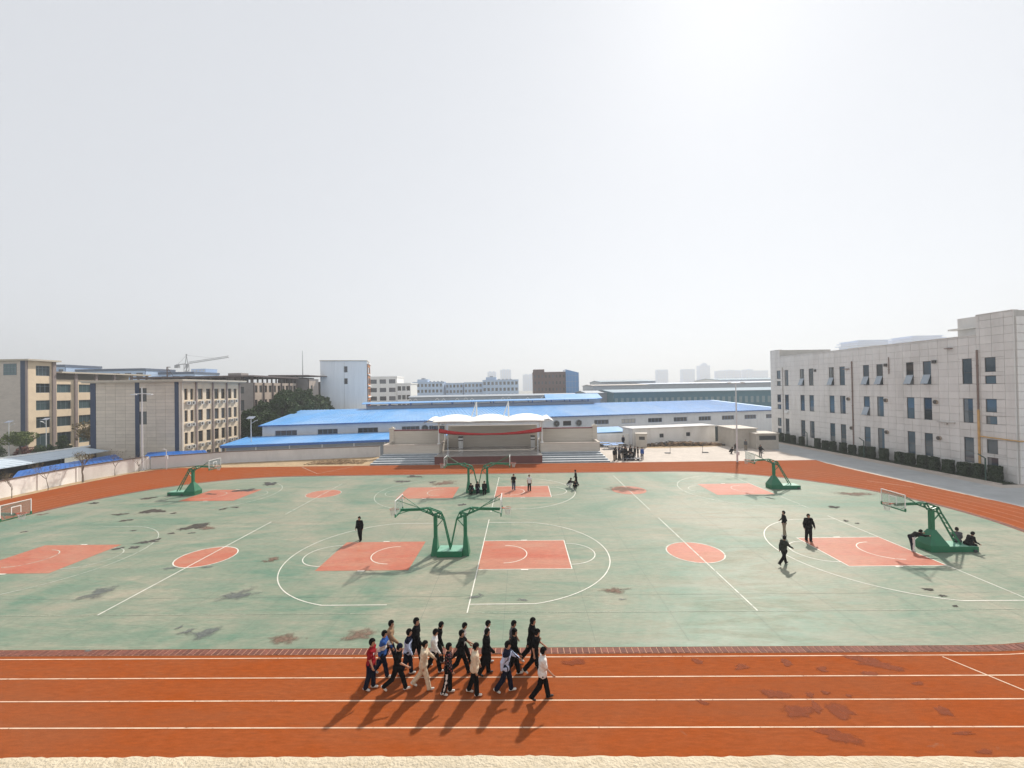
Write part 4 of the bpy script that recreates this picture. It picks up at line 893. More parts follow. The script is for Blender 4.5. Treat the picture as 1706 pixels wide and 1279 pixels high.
# ================================================================ buildings beyond the factory
WHITE_B = mat('white block render', (0.80, 0.80, 0.79), 0.7, 0.04, 0.6, (3, 3, .3), dirt_sheen=(0.62, 0.62, 0.62), dirt_sheen_amt=.45, dscale=.25)
ORANGE = mat('orange tile', (0.50, 0.19, 0.06), 0.6, 0.1)
def block(name, label, x0, y0, x1, y1, z1, m, rows=0, colsn=0, wfrac=.55, hfrac=.5, roofm=None, z0=BASE, side=0, winm=None, zlo=None, group=None, parap=.5, cat='building'):
    """a distant building: front and (optional) side windows are real recesses with panes"""
    e = empty(name, ((x0 + x1) / 2, y0, 0)); tag(e, label, cat, group); cx, cy_ = (x0 + x1) / 2, y0
    fA = Frame((x0 - cx, 0), (1, 0)); W = x1 - x0; D_ = y1 - y0; zlo = z0 if zlo is None else zlo
    mb = MB(); mb.box(x0 - cx, .32, z0, x1 - cx, D_, z1); mb.build('wall', m, e)
    holes = []
    if rows:
        sh = (z1 - zlo) / rows; sw = W / colsn
        for r_ in range(rows):
            for c in range(colsn):
                u = c * sw + sw * (1 - wfrac) / 2; z = zlo + r_ * sh + sh * .28; holes.append((u, u + sw * wfrac, z, z + sh * hfrac))
    mb = MB(); wall_holes(fA, mb, 0, W, z0, z1, holes, .3); mb.add([(x0 - cx, 0, z1), (x1 - cx, 0, z1), (x1 - cx, .33, z1), (x0 - cx, .33, z1)], [(0, 1, 2, 3)]); mb.build('facade', m, e)
    for h in holes: q = MB(); fA.box(q, h[0], h[1], -.29, -.25, h[2], h[3]); q.build('window', winm or GL_W, e)
    if side:
        fs = Frame((x1 - cx if side > 0 else x0 - cx, 0 if side > 0 else D_), (0, 1 if side > 0 else -1))
    if parap: mb = MB(); mb.box(x0 - cx - .2, -.2, z1, x1 - cx + .2, D_ + .2, z1 + parap); mb.build('roof', roofm or m, e)
    return e
# white tower block with an orange side
wb = empty('white_tower_block', (-58.2, 140, 0), R(16.0)); tag(wb, 'tall plain white block with two small windows and an orange side', 'building')
fA = Frame((-7.25, 0), (1, 0)); hb_ = [(7.2, 8.35, 17.3, 19.3), (7.2, 8.35, 13.4, 15.3)]
mb = MB(); wall_holes(fA, mb, 0, 14.5, BASE, 21.0, hb_, .3); mb.build('facade', WHITE_B, wb)
for h in hb_: window(fA, wb, *h, -.28, GL_W, FR_DARK, 2, 1, .09)
mb = MB(); mb.box(-7.25, .33, BASE, 7.25, 13, 20.98); mb.build('wall', WHITE_B, wb)
fS = Frame((7.25, 0), (0, 1)); hs = [(1, 12, c, c + 2.1) for c in (17.2, 13.4, 9.6, 5.8)]
mb = MB(); wall_holes(fS, mb, 0, 13, BASE, 20.2, hs, .2, .25); mb.build('side_panel', ORANGE, wb)
for h in hs: q = MB(); fS.box(q, *h[:2], .01, .08, *h[2:]); q.build('side_window', GL_W, wb)
for c in (20.2, 16.4, 12.6, 8.8): q = MB(); fS.box(q, 0, 13, .252, .6, c, c + .35); q.build('ledge', WHITE_B, wb)
mb = MB(); mb.box(-7.45, -.2, 21.0, 7.4, 13.1, 21.3); mb.build('roof_edge', CORN, wb)
mb = MB(); mb.tube([(0.1, .003, BASE), (0.1, -.06, 20.8)], .05, 6); mb.build('drain_pipe', PIPE_W, wb)
e = block('low_office_block', 'low white office block right of the white tower block', -64.6 + 12.4, 180, -46.5, 192, 13.6, WHITE_B, 4, 3, .8, .5)
e = block('low_office_block', 'stepped white stair block joined beside the low office block', -64.6, 181, -52.6, 192, 16.6, WHITE_B, 5, 3, .7, .5)
mb = MB(); mb.box(-45, 172, BASE, 22, 176, 8.0); o = mb.build('factory_hall_wall', GREY_S); tag(o, 'long grey factory hall wall seen just above the blue roof', 'factory hall')
mb = MB(); mb.hexa([(-45.5, 171.5, 8.003), (22.5, 171.5, 8.003), (22.5, 176.5, 8.6), (-45.5, 176.5, 8.6), (-45.5, 171.5, 8.15), (22.5, 171.5, 8.15), (22.5, 176.5, 8.75), (-45.5, 176.5, 8.75)]); mb.build('roof', GREY_S, o)
for k, xq in enumerate((-44.6, -42.4, -33.6, -31.0, -25.5, -22.0, -19.5, -7.0, -4.6, 3.0, 9.0)):
    mb = MB(); zq = 6.6 + .12 * (k % 3); mb.bar((xq - .8, 171.9, zq), (xq, 171.9, zq + .8), .22); mb.bar((xq, 171.88, zq + .8), (xq + .8, 171.88, zq), .22); mb.build('vent_cowl', WHITE_ST, o)
# pale apartment rows
PALE = mat('haze-tinted apartment render', (0.42, 0.55, 0.74), 0.8, 0.06, .2)  # tinted bluer to carry the haze of distance in the wall colour
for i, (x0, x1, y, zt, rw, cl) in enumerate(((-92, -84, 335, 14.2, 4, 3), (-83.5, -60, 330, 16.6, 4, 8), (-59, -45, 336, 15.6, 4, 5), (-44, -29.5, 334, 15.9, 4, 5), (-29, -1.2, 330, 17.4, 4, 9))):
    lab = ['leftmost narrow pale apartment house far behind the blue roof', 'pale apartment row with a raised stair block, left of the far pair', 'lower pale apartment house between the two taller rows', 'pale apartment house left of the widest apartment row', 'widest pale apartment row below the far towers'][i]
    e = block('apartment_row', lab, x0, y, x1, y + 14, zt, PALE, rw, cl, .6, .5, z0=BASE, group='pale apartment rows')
    if i in (1, 4):
        cx = (x0 + x1) / 2; px = (-80 if i == 1 else -26.5) - cx
        mb = MB(); mb.box(px, 1, zt + .5, px + 8, 9, zt + 2.6); mb.build('stair_block', PALE, e); mb = MB(); mb.box(px + 3, 2, zt + 2.6, px + 5.5, 6, zt + 3.6); mb.build('roof_tank', GREY_S, e)
        for k in range(4): mb = MB(); q = px + 9 + k * 3; mb.add([(q, .2, zt + .5), (q + 2.6, .2, zt + .5), (q + 1.3, .2, zt + 1.3), (q, 6, zt + .5), (q + 2.6, 6, zt + .5), (q + 1.3, 6, zt + 1.3)], [(0, 1, 2), (5, 4, 3), (0, 2, 5, 3), (1, 4, 5, 2)]); mb.build('dormer', GREY_S, e)
# brown brick office with a blue glass end
BRK = mat('brown brick', (0.135, 0.085, 0.08), .8, .12, 2.0); GLB = glass_dark('blue curtain glass', (0.03, 0.12, 0.26), .06, .8)
e = block('brick_office', 'dark brown brick office with a blue glass corner in the distance', 7, 220, 23.5, 238, 18.7, BRK, 6, 9, .42, .42, winm=GL_W)
mb = MB(); mb.box(-8.25, .4, 19.2, -2.6, 9, 20.6); mb.build('stair_block', BRK, e)
mb = MB(); mb.hexa([(8.27, -.5, BASE), (15, -.5, BASE), (15, 14, BASE), (8.27, 14, BASE), (8.27, -.5, 20.4), (15, -.5, 18.6), (15, 14, 18.6), (8.27, 14, 20.4)]); gl = mb.build('glass_corner', GLB, e)
for k in range(6): mb = MB(); z = 2 + k * 3.0; mb.box(8.2, -.56, z, 15.06, -.505, z + .15); mb.build('mullion', FR_B, gl)
for k in range(5): mb = MB(); x = 8.3 + k * 1.6; mb.box(x, -.60, BASE, x + .12, -.565, 18.4); mb.build('mullion', FR_B, gl)
# grey and green factory sheds on the right
def shed(name, label, x0, y0, x1, y1, ze, zr, wallm, roofm, strips=None, ridge_along='x'):
    e = empty(name, ((x0 + x1) / 2, y0, 0)); tag(e, label, 'factory shed', 'distant factory sheds'); cx = (x0 + x1) / 2; w_ = (x1 - x0) / 2; D_ = y1 - y0
    mb = MB(); mb.box(-w_, 0, BASE, w_, D_, ze); mb.build('wall', wallm, e)
    mb = MB(); t_ = .2
    mb.hexa([(-w_ - .6, -.6, ze + .003), (w_ + .6, -.6, ze + .003), (w_ + .6, D_ / 2, zr), (-w_ - .6, D_ / 2, zr), (-w_ - .6, -.6, ze + t_), (w_ + .6, -.6, ze + t_), (w_ + .6, D_ / 2, zr + t_), (-w_ - .6, D_ / 2, zr + t_)])
    mb.hexa([(-w_ - .6, D_ / 2, zr), (w_ + .6, D_ / 2, zr), (w_ + .6, D_ + .6, ze + .003), (-w_ - .6, D_ + .6, ze + .003), (-w_ - .6, D_ / 2, zr + t_), (w_ + .6, D_ / 2, zr + t_), (w_ + .6, D_ + .6, ze + t_), (-w_ - .6, D_ + .6, ze + t_)]); mb.build('roof', roofm, e)
    mb = MB(); mb.add([(-w_, 0, ze), (-w_, D_, ze), (-w_, D_ / 2, zr), (w_, 0, ze), (w_, D_, ze), (w_, D_ / 2, zr)], [(2, 1, 0), (3, 4, 5)]); mb.build('gable', wallm, e)
    if strips:
        n, z0, z1, m = strips
        for k in range(n): mb = MB(); x = -w_ + (k + .5) * 2 * w_ / n; q = w_ / n * .5; mb.box(x - q, -.04, z0, x + q, -.003, z1); mb.build('light_strip', m, e)
    return e
TEAL = mat('teal sheet', (0.05, 0.16, 0.21), .5, .08, .5); TEALR = mat('pale green roof', (0.36, 0.44, 0.50), .85, .06, .5, spec=.1); STRIP = mat('clear strip', (0.20, 0.28, 0.30), .3, .1)
shed('green_factory', 'teal green factory with vertical light strips behind the blue roof', 36, 165, 135, 205, 8.7, 9.6, TEAL, TEALR, (46, 4.2, 6.6, STRIP))
shed('grey_factory', 'blue-grey factory shed left of the teal factory', 28, 178, 58, 214, 8.4, 9.2, GREY_S, GREY_S)
shed('far_factory', 'low brown-roofed shed just right of the brick office', 41, 240, 72, 280, 11.6, 12.3, GREY_S, mat('brownish roof', (0.28, 0.25, 0.23), .6))
shed('far_factory', 'pale long shed behind the brown-roofed shed', 54, 285, 90, 330, 14.2, 15.4, GREY_S, TEALR)
shed('far_factory', 'blue-roofed long shed behind the teal factory', 76, 255, 170, 300, 12.0, 12.8, GREY_S, mat('slate blue roof', (0.20, 0.28, 0.40), .5))
shed('far_factory', 'pale roofed shed at the right end of the far sheds', 140, 300, 215, 345, 14.3, 15.6, WHITE_B, TEALR)
shed('small_blue_shed', 'small shed with bright blue roof behind the roof vent', 9.5, 150, 28, 166, 7.0, 8.5, GREY_S, BLUE)
# hazy high-rises
TW_M = mat('haze-tinted high-rise facade', (0.22, 0.40, 0.74), .8, .05, .05)  # blue of the distant haze is put into the facade colour
tw = [(-91.3, -67.6, 57, 'leftmost pale high-rise above the apartment rows'), (-55.7, -25.2, 63, 'tallest pale high-rise above the apartment rows'), (8.3, 38.7, 48.5, 'pale high-rise left of the brick office'), (386, 414.7, 55.5, 'single pale high-rise standing apart over the teal factory'),
      (459.7, 493, 55.8, 'pale high-rise between the single tower and the stepped tower'), (511, 540, 66, 'stepped pale high-rise with a spire'), (552.7, 576, 49, 'left half of the low pale tower cluster'), (578, 602.4, 51, 'second tower of the low pale tower cluster'), (605.8, 628, 50, 'third tower of the low pale tower cluster'), (630, 650.5, 51.5, 'fourth tower of the low pale tower cluster'), (656, 697, 48.5, 'broad pale tower beside the school building corner')]
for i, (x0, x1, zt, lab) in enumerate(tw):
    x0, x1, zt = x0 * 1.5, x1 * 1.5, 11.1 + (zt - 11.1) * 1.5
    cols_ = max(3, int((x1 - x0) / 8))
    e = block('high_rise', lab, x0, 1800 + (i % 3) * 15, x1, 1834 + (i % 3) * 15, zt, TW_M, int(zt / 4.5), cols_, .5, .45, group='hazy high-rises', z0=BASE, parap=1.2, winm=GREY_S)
    w_ = (x1 - x0) / 2
    if i in (0, 1, 2): mb = MB(); mb.box(-w_ * .6, 4, zt + 1.2, -w_ * .1, 14, zt + 4.5); mb.box(w_ * .2, 4, zt + 1.2, w_ * .7, 14, zt + 4); mb.build('roof_crown', TW_M, e)
    if i == 5: mb = MB(); mb.box(-w_ * .55, 4, zt + 1.2, w_ * .55, 16, zt + 8); mb.box(-w_ * .3, 5, zt + 8, w_ * .3, 12, zt + 11); mb.tube([(-3, 8, zt + 11), (-3, 8, zt + 19)], .5, 6); mb.tube([(4, 8, zt + 11), (4, 8, zt + 17)], .5, 6); mb.build('spire_crown', TW_M, e)
    if i in (6, 7, 8, 9): mb = MB(); mb.tube([(0, 10, zt + 1.2), (0, 10, zt + 3.5)], [w_ * .7, w_ * .4], 12); mb.build('roof_crown', TW_M, e)
for i, (xc, zt, lab) in enumerate(((736, 99, 'pale tower with broad roof eaves behind the middle of the school roof'), (846, 106, 'pale tower with broad roof eaves right of its twin behind the school roof'))):
    e = block('eaved_tower', lab, xc - 33, 900, xc + 33, 950, zt - 12, TW_M, 20, 14, .55, .5, group='towers with broad eaves behind the school', parap=1.0, winm=GREY_S)
    for k, (w_, z) in enumerate(((39, zt - 10), (36, zt - 5.2), (31, zt - 1.2))): mb = MB(); mb.box(-w_, -5 + k, z, w_, 55 - k, z + 1.3); mb.build('eave', TW_M, e)
    mb = MB(); mb.box(-31, 1, zt - 10, 31, 48, zt - 1.2); mb.build('crown', TW_M, e)
# roofs far left behind the teaching block
for i, (x0, x1, y, zt, lab) in enumerate(((-182, -172, 158, 22.0, 'narrow far block with dark roof beside the teaching block'), (-170, -143, 160, 20.2, 'far building with a long dark blue roof above the wing'), (-142, -128, 165, 18.8, 'far lower building at the end of the dark roofs'))):
    e = block('far_roofline', lab, x0, y, x1, y + 14, zt, PALE, 6, max(3, int((x1 - x0) / 4)), .6, .5, roofm=mat('dark slate roof', (0.09, 0.12, 0.18), .6), parap=.9)
e = block('high_rise', 'faint pale tower beside the crane', -391, 500, -374, 520, 40, TW_M, 12, 4, .5, .45, group='hazy high-rises', winm=GREY_S)
# rooftop sign seen from its side
sg = empty('rooftop_sign', (-89.5, 106.5, 15.42)); tag(sg, 'dark rooftop sign frame with stacked bars seen edge-on above the dormitory', 'sign')
mb = MB(); mb.bar((0, 0, 0), (0, 0, 2.6), .18); [mb.bar((0, -.02, z), (.85, -.02, z), .16) for z in (.5, 1.1, 1.8, 2.5)]; mb.build('frame', BROWN, sg)
mb = MB(); mb.bar((0.9, 1, 0), (.2, 0, 2.3), .07); mb.build('brace', BROWN, sg)
# tower crane
cr = empty('tower_crane', (-238, 300, 0)); tag(cr, 'grey tower crane with long jib on the left horizon', 'crane'); CRM = mat('crane steel', (0.22, 0.23, 0.25), .6)
mb = MB()
for sx in (-1, 1):
    for sy in (-1, 1): mb.bar((sx, sy, BASE), (sx, sy, 32), .3)
for k in range(11):
    z = BASE + 3 * k
    for s_ in (-1, 1): mb.bar((-1, s_, z), (1, s_, z + 3), .2); mb.bar((s_, -1, z), (s_, 1, z + 3), .2)
mb.build('mast', CRM, cr)
mb = MB()
for s_ in (-1, 1): mb.bar((s_, 0, 32), (0, 0, 38.5), .3)
mb.tube([(0, 0, 38.5), (0, 0, 39.4)], .5, 6); mb.build('tower_head', CRM, cr)
mb = MB(); n = 20
for k in range(n):
    a = k / n; b = (k + 1) / n; P = lambda t, o=0, h=0: (1.5 + 29 * t, o, 32.6 + 3.9 * t + h)
    for s_ in (-.6, .6): mb.bar(P(a, s_), P(b, s_), .22)
    mb.bar(P(a, 0, 1.1), P(b, 0, 1.1), .22); mb.bar(P(a, -.6), P((a + b) / 2, 0, 1.1), .14); mb.bar(P((a + b) / 2, 0, 1.1), P(b, -.6), .14)
mb.build('jib', CRM, cr)
mb = MB(); mb.bar((-1, 0, 32.4), (-7.5, 0, 31.8), .8, .5); mb.build('counter_jib', CRM, cr); mb = MB(); mb.box(-8, -1, 29.6, -5.4, 1, 31.7); mb.build('counterweight', CRM, cr)
mb = MB(); mb.bar((0, 0, 38.5), (20, 0, 36.2), .12); mb.bar((0, 0, 38.5), (-6.5, 0, 32), .12); mb.build('tie_bar', CRM, cr); mb = MB(); mb.box(.3, -1.4, 30.2, 2, -.2, 32.3); mb.build('cab', CRM, cr)
am = empty('antenna_mast', (-69.4, 135, 0)); tag(am, 'thin tall antenna mast above the stair tower canopy', 'mast'); mb = MB(); mb.tube([(0, 0, 15.5), (0, 0, 24.2)], [.14, .06], 6); mb.build('pole', CRM, am)
# ================================================================ plants
LEAF_DK = leaf_mat('dark evergreen leaf', (0.018, 0.042, 0.012), (0.050, 0.085, 0.022)); LEAF_HG = leaf_mat('hedge leaf', (0.014, 0.030, 0.014), (0.030, 0.050, 0.020)); LEAF_YG = leaf_mat('tree leaf', (0.05, 0.085, 0.02), (0.12, 0.15, 0.035)); LEAF_BR = leaf_mat('brownish leaf', (0.07, 0.065, 0.03), (0.15, 0.11, 0.045)); LEAF_RD = leaf_mat('reddish leaf', (0.10, 0.04, 0.03), (0.20, 0.08, 0.06))
BARK = mat('bark', (0.11, 0.085, 0.065), .9, .25, 6.0); BARK_W = mat('pale bark', (0.20, 0.165, 0.13), .9, .25, 6.0)
def leaf_cloud(P, size, jit=.5, aspect=.55, rng=RNG):
    """one small bent leaf-clump quad per point, random orientation"""
    n = len(P); a = rng.normal(size=(n, 3)); a /= np.linalg.norm(a, axis=1)[:, None]; b = rng.normal(size=(n, 3)); b -= a * (a * b).sum(1)[:, None]; b /= np.linalg.norm(b, axis=1)[:, None]
    s = size * (1 + jit * (rng.random(n) - .5) * 2)[:, None]; a = a * s; b = b * s * aspect
    V = np.stack([P - a - b * .2, P - b + a * .1, P + a + b * .15, P + b], 1).reshape(-1, 3); F = np.arange(4 * n).reshape(n, 4); return V, F
def crown_points(clumps, n, rng=RNG, shell=.55):
    out = []; w = np.array([c[3] ** 2 for c in clumps]); k = np.maximum((w / w.sum() * n).astype(int), 8)
    for (x, y, z, r, *sq), m in zip(clumps, k):
        d = rng.normal(size=(m, 3)); d /= np.linalg.norm(d, axis=1)[:, None]; rr = r * (shell + (1 - shell) * rng.random(m) ** .6); q = d * rr[:, None]; q[:, 2] *= sq[0] if sq else .8; out.append(q + np.array([x, y, z]))
    return np.concatenate(out)
def tree_mesh(h, rad, trunk_h, nclump, nleaf, leaf, seed, lm, bark, r0=.16, conic=0.0):
    """returns (trunk mesh, crown mesh) with origin at the trunk's foot"""
    rg = np.random.default_rng(seed); rd = random.Random(seed); clumps = []
    for i in range(nclump):
        t = (i + .5) / nclump; z = trunk_h + (h - trunk_h) * (.12 + .80 * t); lim = rad * (math.sin(math.pi * (.15 + .8 * t)) ** .7) * (1 - conic * t); a = i * 2.4 + rd.uniform(-.5, .5); q = lim * rd.uniform(.25, .8)
        clumps.append((q * math.cos(a), q * math.sin(a), z, max(lim * rd.uniform(.38, .62), .25 * rad), rd.uniform(.6, .9)))
    P = crown_points(clumps, nleaf, rg); V, F = leaf_cloud(P, leaf, .5, .55, rg); crown = np_mesh('crown', V, F, lm, smooth=False)
    mb = MB(); top = h * .8; bend = [(rd.uniform(-.1, .1) * rad * .4, rd.uniform(-.1, .1) * rad * .4) for _ in range(4)]
    mb.tube([(0, 0, -.1), (bend[0][0], bend[0][1], trunk_h * .5), (bend[1][0], bend[1][1], trunk_h), (bend[2][0], bend[2][1], top)], [r0 * 1.2, r0, r0 * .8, r0 * .2], 8)
    for c in clumps[::2]: mb.tube([(bend[1][0], bend[1][1], trunk_h + (c[2] - trunk_h) * .25), (c[0] * .5, c[1] * .5, c[2] * .85), (c[0], c[1], c[2])], [r0 * .5, r0 * .3, r0 * .08], 5)
    me = bpy.data.meshes.new('trunk'); me.from_pydata(mb.v, [], mb.f); me.materials.append(bark); return me, crown
TREES = {}
def tree(kind, name, label, x, y, z, sc=1.0, rz=0.0, group=None, cat='tree'):
    if kind not in TREES:
        TREES[kind] = tree_mesh(**KINDS[kind])
    t = empty(name, (x, y, z), rz); t.scale = (sc, sc, sc); tag(t, label, cat, group); link('trunk', TREES[kind][0], t); link('crown', TREES[kind][1], t); return t
KINDS = {
 'ev1': dict(h=12.8, rad=3.1, trunk_h=2.6, nclump=24, nleaf=9000, leaf=.26, seed=1, lm=LEAF_DK, bark=BARK, r0=.25),
 'ev2': dict(h=13.2, rad=2.7, trunk_h=2.2, nclump=24, nleaf=9000, leaf=.26, seed=2, lm=LEAF_DK, bark=BARK, r0=.25, conic=.45),
 'ev3': dict(h=9.6, rad=2.9, trunk_h=1.6, nclump=20, nleaf=8000, leaf=.25, seed=3, lm=LEAF_DK, bark=BARK, r0=.22),
 'umb': dict(h=5.4, rad=2.5, trunk_h=2.6, nclump=14, nleaf=3500, leaf=.17, seed=4, lm=LEAF_YG, bark=BARK, r0=.16),
 'thin': dict(h=6.6, rad=2.4, trunk_h=2.2, nclump=14, nleaf=1300, leaf=.17, seed=5, lm=LEAF_BR, bark=BARK, r0=.13),
 'bush': dict(h=2.6, rad=2.0, trunk_h=.3, nclump=12, nleaf=2600, leaf=.14, seed=6, lm=LEAF_DK, bark=BARK, r0=.1),
 'conif': dict(h=4.4, rad=1.7, trunk_h=.5, nclump=14, nleaf=2600, leaf=.14, seed=8, lm=LEAF_DK, bark=BARK, r0=.12, conic=.7),
 'red': dict(h=1.8, rad=1.6, trunk_h=.2, nclump=9, nleaf=1500, leaf=.12, seed=9, lm=LEAF_RD, bark=BARK, r0=.07)}
EV = [('ev3', -57.6, 89.5, .98, 'lowest dark evergreen beside the dormitory end'), ('ev3', -55.2, 91.5, .92, 'round dark evergreen just left of the warehouse corner'), ('ev1', -58.6, 96.5, .86, 'dark evergreen with broad top behind the dormitory end'), ('ev1', -56.6, 100.5, 1.06, 'broad tall dark evergreen in front of the old brown block'), ('ev2', -58.6, 107.5, 1.04, 'dark evergreen right of the broad tall one'), ('ev1', -60.2, 115.0, 1.10, 'tallest dark evergreen before the stair tower'), ('ev2', -60.9, 122.0, 1.06, 'pointed dark evergreen right of the tallest one'), ('ev3', -61.2, 127.5, 1.25, 'dark evergreen below the stair tower'), ('ev3', -62.6, 134.0, 1.2, 'farthest evergreen next to the white tower block'), ('ev3', -62.0, 102.0, 1.0, 'evergreen half hidden behind the broad tall one')]
for k, x, y, sc, lab in EV: tree(k, 'evergreen_tree', lab, x, y, BASE, sc, x * 7.1, 'dark evergreens behind the warehouse')
tree('umb', 'broadleaf_tree', 'umbrella-shaped green tree in front of the teaching block', -102.6, 85.5, BASE, 1.0, .4)
tree('thin', 'broadleaf_tree', 'sparse brownish tree at the left edge of the dormitory', -93.3, 90.5, BASE, 1.12, 1.0)
tree('thin', 'broadleaf_tree', 'sparse reddish tree farther back between the two blocks', -97.5, 95.5, BASE, .9, 2.0)
tree('conif', 'conifer', 'pointed dark conifer in front of the teaching block wing', -96.8, 88.4, BASE, 1.0, .3)
tree('bush', 'round_bush', 'round dark bush beside the pointed conifer', -98.4, 86.6, BASE, .95, .9, cat='bush')
tree('bush', 'round_bush', 'round dark bush at the left edge of the picture', -106.3, 84.0, BASE, 1.0, 2.2, cat='bush')
tree('red', 'red_bush', 'reddish low bush below the umbrella-shaped tree', -100.9, 86.6, BASE, 1.0, 0, cat='bush')
tree('red', 'red_bush', 'reddish low bush left of the teaching block facade', -104.3, 87.6, BASE, 1.1, 1.7, cat='bush')
# bare saplings along the white wall
def bare_tree(name, label, x, y, h, seed, spread=.5, leaves=0, r0=.045, lm=LEAF_BR):
    rd = random.Random(seed); mb = MB(); tips = []
    def br(p, d, L, r, lev):
        q = [p]; dd = d.copy()
        for i in range(3): dd = (dd + Vector((rd.uniform(-.18, .18), rd.uniform(-.18, .18), rd.uniform(-.02, .12)))).normalized(); q.append(q[-1] + dd * (L / 3))
        mb.tube(q, [r, r * .85, r * .7, r * .55], 6 if lev < 2 else 4, cap=False)
        if lev >= 4: tips.append(q[-1]); return
        for k in range(rd.choice((2, 3, 3)) if lev else 4):
            a = rd.uniform(0, 6.28); nd = (dd + Vector((math.cos(a), math.sin(a), rd.uniform(.0, .5))) * (spread + .3 * rd.random())).normalized(); br(q[-1] if rd.random() < .6 else q[2], nd, L * rd.uniform(.55, .8), r * .55, lev + 1)
    br(Vector((0, 0, -.05)), Vector((0, 0, 1)), h * .40, r0, 0)
    e = empty(name, (x, y, 0)); tag(e, label, 'tree', 'bare saplings along the white wall'); mb.build('trunk', BARK_W, e)
    if leaves:
        P = np.array([tuple(t) for t in tips]); P = P[RNG.integers(0, len(P), leaves)] + RNG.normal(size=(leaves, 3)) * .16
        V, F = leaf_cloud(P, .055); link('crown', np_mesh('crown', V, F, lm, smooth=False), e)
    return e
bare_tree('bare_sapling', 'bare sapling against the white wall, leftmost of its row', -55.9, 45.8, 3.0, 11, .55, 150)
bare_tree('bare_sapling', 'bare spreading sapling, second from the left along the white wall', -55.8, 49.3, 3.4, 12, .65, 160)
bare_tree('bare_sapling', 'thick stumpy sapling with a brown leafy top at the wall', -56.1, 53.6, 3.5, 13, .35, 700, .12)
bare_tree('bare_sapling', 'thin bare sapling fourth along the white wall', -55.5, 57.3, 3.4, 14, .6, 60)
bare_tree('bare_sapling', 'thin bare sapling just left of the tall lamp post', -55.0, 60.4, 3.0, 15, .5, 40, .045)
# clipped hedge blocks in front of the school building
def hedge_mesh(seed):
    rg = np.random.default_rng(seed); n = 2600; p = rg.random((n, 3)) * 2 - 1; ax = rg.integers(0, 3, n); sg_ = np.where(rg.random(n) < .5, -1, 1); k = np.arange(n); m = rg.random(n) < .8; p[k[m], ax[m]] = sg_[m] * (1 - .10 * rg.random(m.sum()))
    rr = np.linalg.norm(p[:, :2], axis=1); p[:, :2] *= np.minimum(1, 1.13 / np.maximum(rr, 1e-3))[:, None]
    p = p * np.array([.5, .5, .5]) + np.array([0, 0, .5]); p[:, 2] = np.maximum(p[:, 2], .03); p[:, :2] *= (1 + .05 * np.sin(p[:, 2:3] * 9 + seed)); V, F = leaf_cloud(p, .055, .6, .6, rg); return np_mesh('foliage', V, F, LEAF_HG, smooth=False)
HM = [hedge_mesh(s_) for s_ in (21, 22, 23)]
HY = [83.9, 82.3, 80.6, 79.1, 76.9, 73.2, 71.5, 69.9, 67.9, 66.2, 64.3, 62.9, 60.9, 58.6, 57.2, 55.5, 54.1, 52.4, 50.7, 49.2, 47.6]
names_o = ['first', 'second', 'third', 'fourth', 'fifth', 'sixth', 'seventh', 'eighth', 'ninth', 'tenth', 'eleventh', 'twelfth', 'thirteenth', 'fourteenth', 'fifteenth', 'sixteenth', 'seventeenth', 'eighteenth', 'nineteenth', 'twentieth', 'nearest']
core = MB(); core.box(-.40, -.40, 0, .40, .40, .92); cored = None
for i, y in enumerate(HY):
    x = RA[0] + (RB_[0] - RA[0]) * (RA[1] - y) / (RA[1] - RB_[1]) - 1.05; w_ = .86 + .22 * i / 20 * random.uniform(.8, 1.2)
    h_ = random.uniform(1.5, 1.72)
    e = empty('clipped_shrub', (x, y, 0.03), random.uniform(-.1, .1)); e.scale = (w_ * .82, w_, h_)
    tag(e, ('nearest clipped cube-shaped shrub in the row along the school wall' if i == 20 else 'clipped cube-shaped shrub, %s from the far end along the school wall' % names_o[i]), 'shrub', 'clipped shrubs along the school building')
    link('foliage', HM[i % 3], e)
    if cored is None: o = core.build('stem_core', LEAF_HG, e); cored = o.data
    else: link('stem_core', cored, e)
bed = MB(); fr.box(bed, 0, LR, .13, 1.85, -.005, .03); bed = bed.build('planting_bed', mat('bed soil', (0.05, 0.05, 0.035), .95, .3, 4.0, bump=.5)); struct(bed)
kb = MB(); fr.box(kb, 0, LR, 1.85, 2.02, -.005, .13); struct(kb.build('bed_kerb', CONC))
gc = RNG.random((9000, 3)); P_ = np.array([tuple(fr.p(u * LR, .2 + v * 1.6, .05 + .18 * w)) for u, v, w in gc]); V, F = leaf_cloud(P_, .05); tag(link('ground_cover', np_mesh('ground_cover', V, F, LEAF_HG, smooth=False)), 'low dark ground cover under the clipped shrubs', 'ground cover', kind='stuff')
# ================================================================ lamps and posts
POST_M = mat('galvanised post', (0.62, 0.63, 0.64), .4, .05); PANEL = mat('solar panel', (0.30, 0.34, 0.42), .2, .1); GREENP = mat('dark green post', (0.03, 0.07, 0.055), .5, .1)
def tall_lamp(label, x, y, h, arm=1.05, r=.13):
    e = empty('floodlight_post', (x, y, 0)); tag(e, label, 'lamp post'); mb = MB(); mb.tube([(0, 0, 0), (0, 0, h * .5), (0, 0, h)], [r, r * .75, r * .5], 10); mb.tube([(0, 0, 0), (0, 0, .08)], r * 2, 10); mb.build('pole', POST_M, e)
    mb = MB(); mb.tube([(-arm, 0, h - .95), (arm, 0, h - .95)], .05, 8); mb.build('cross_arm', POST_M, e)
    for s_ in (-1, 1): mb = MB(); mb.box(s_ * arm - .32, -.2, h - 1.12, s_ * arm + .32, .2, h - .97); mb.build('lamp_head', POST_M, e)
    return e
tall_lamp('tall white double-arm lamp post at the corner of the white wall', -55.2, 61.2, 12.15, 1.2)
e = empty('floodlight_post', (31.0, 61.9, 0)); tag(e, 'tall slim pale lamp post at the far track edge on the plaza', 'lamp post')
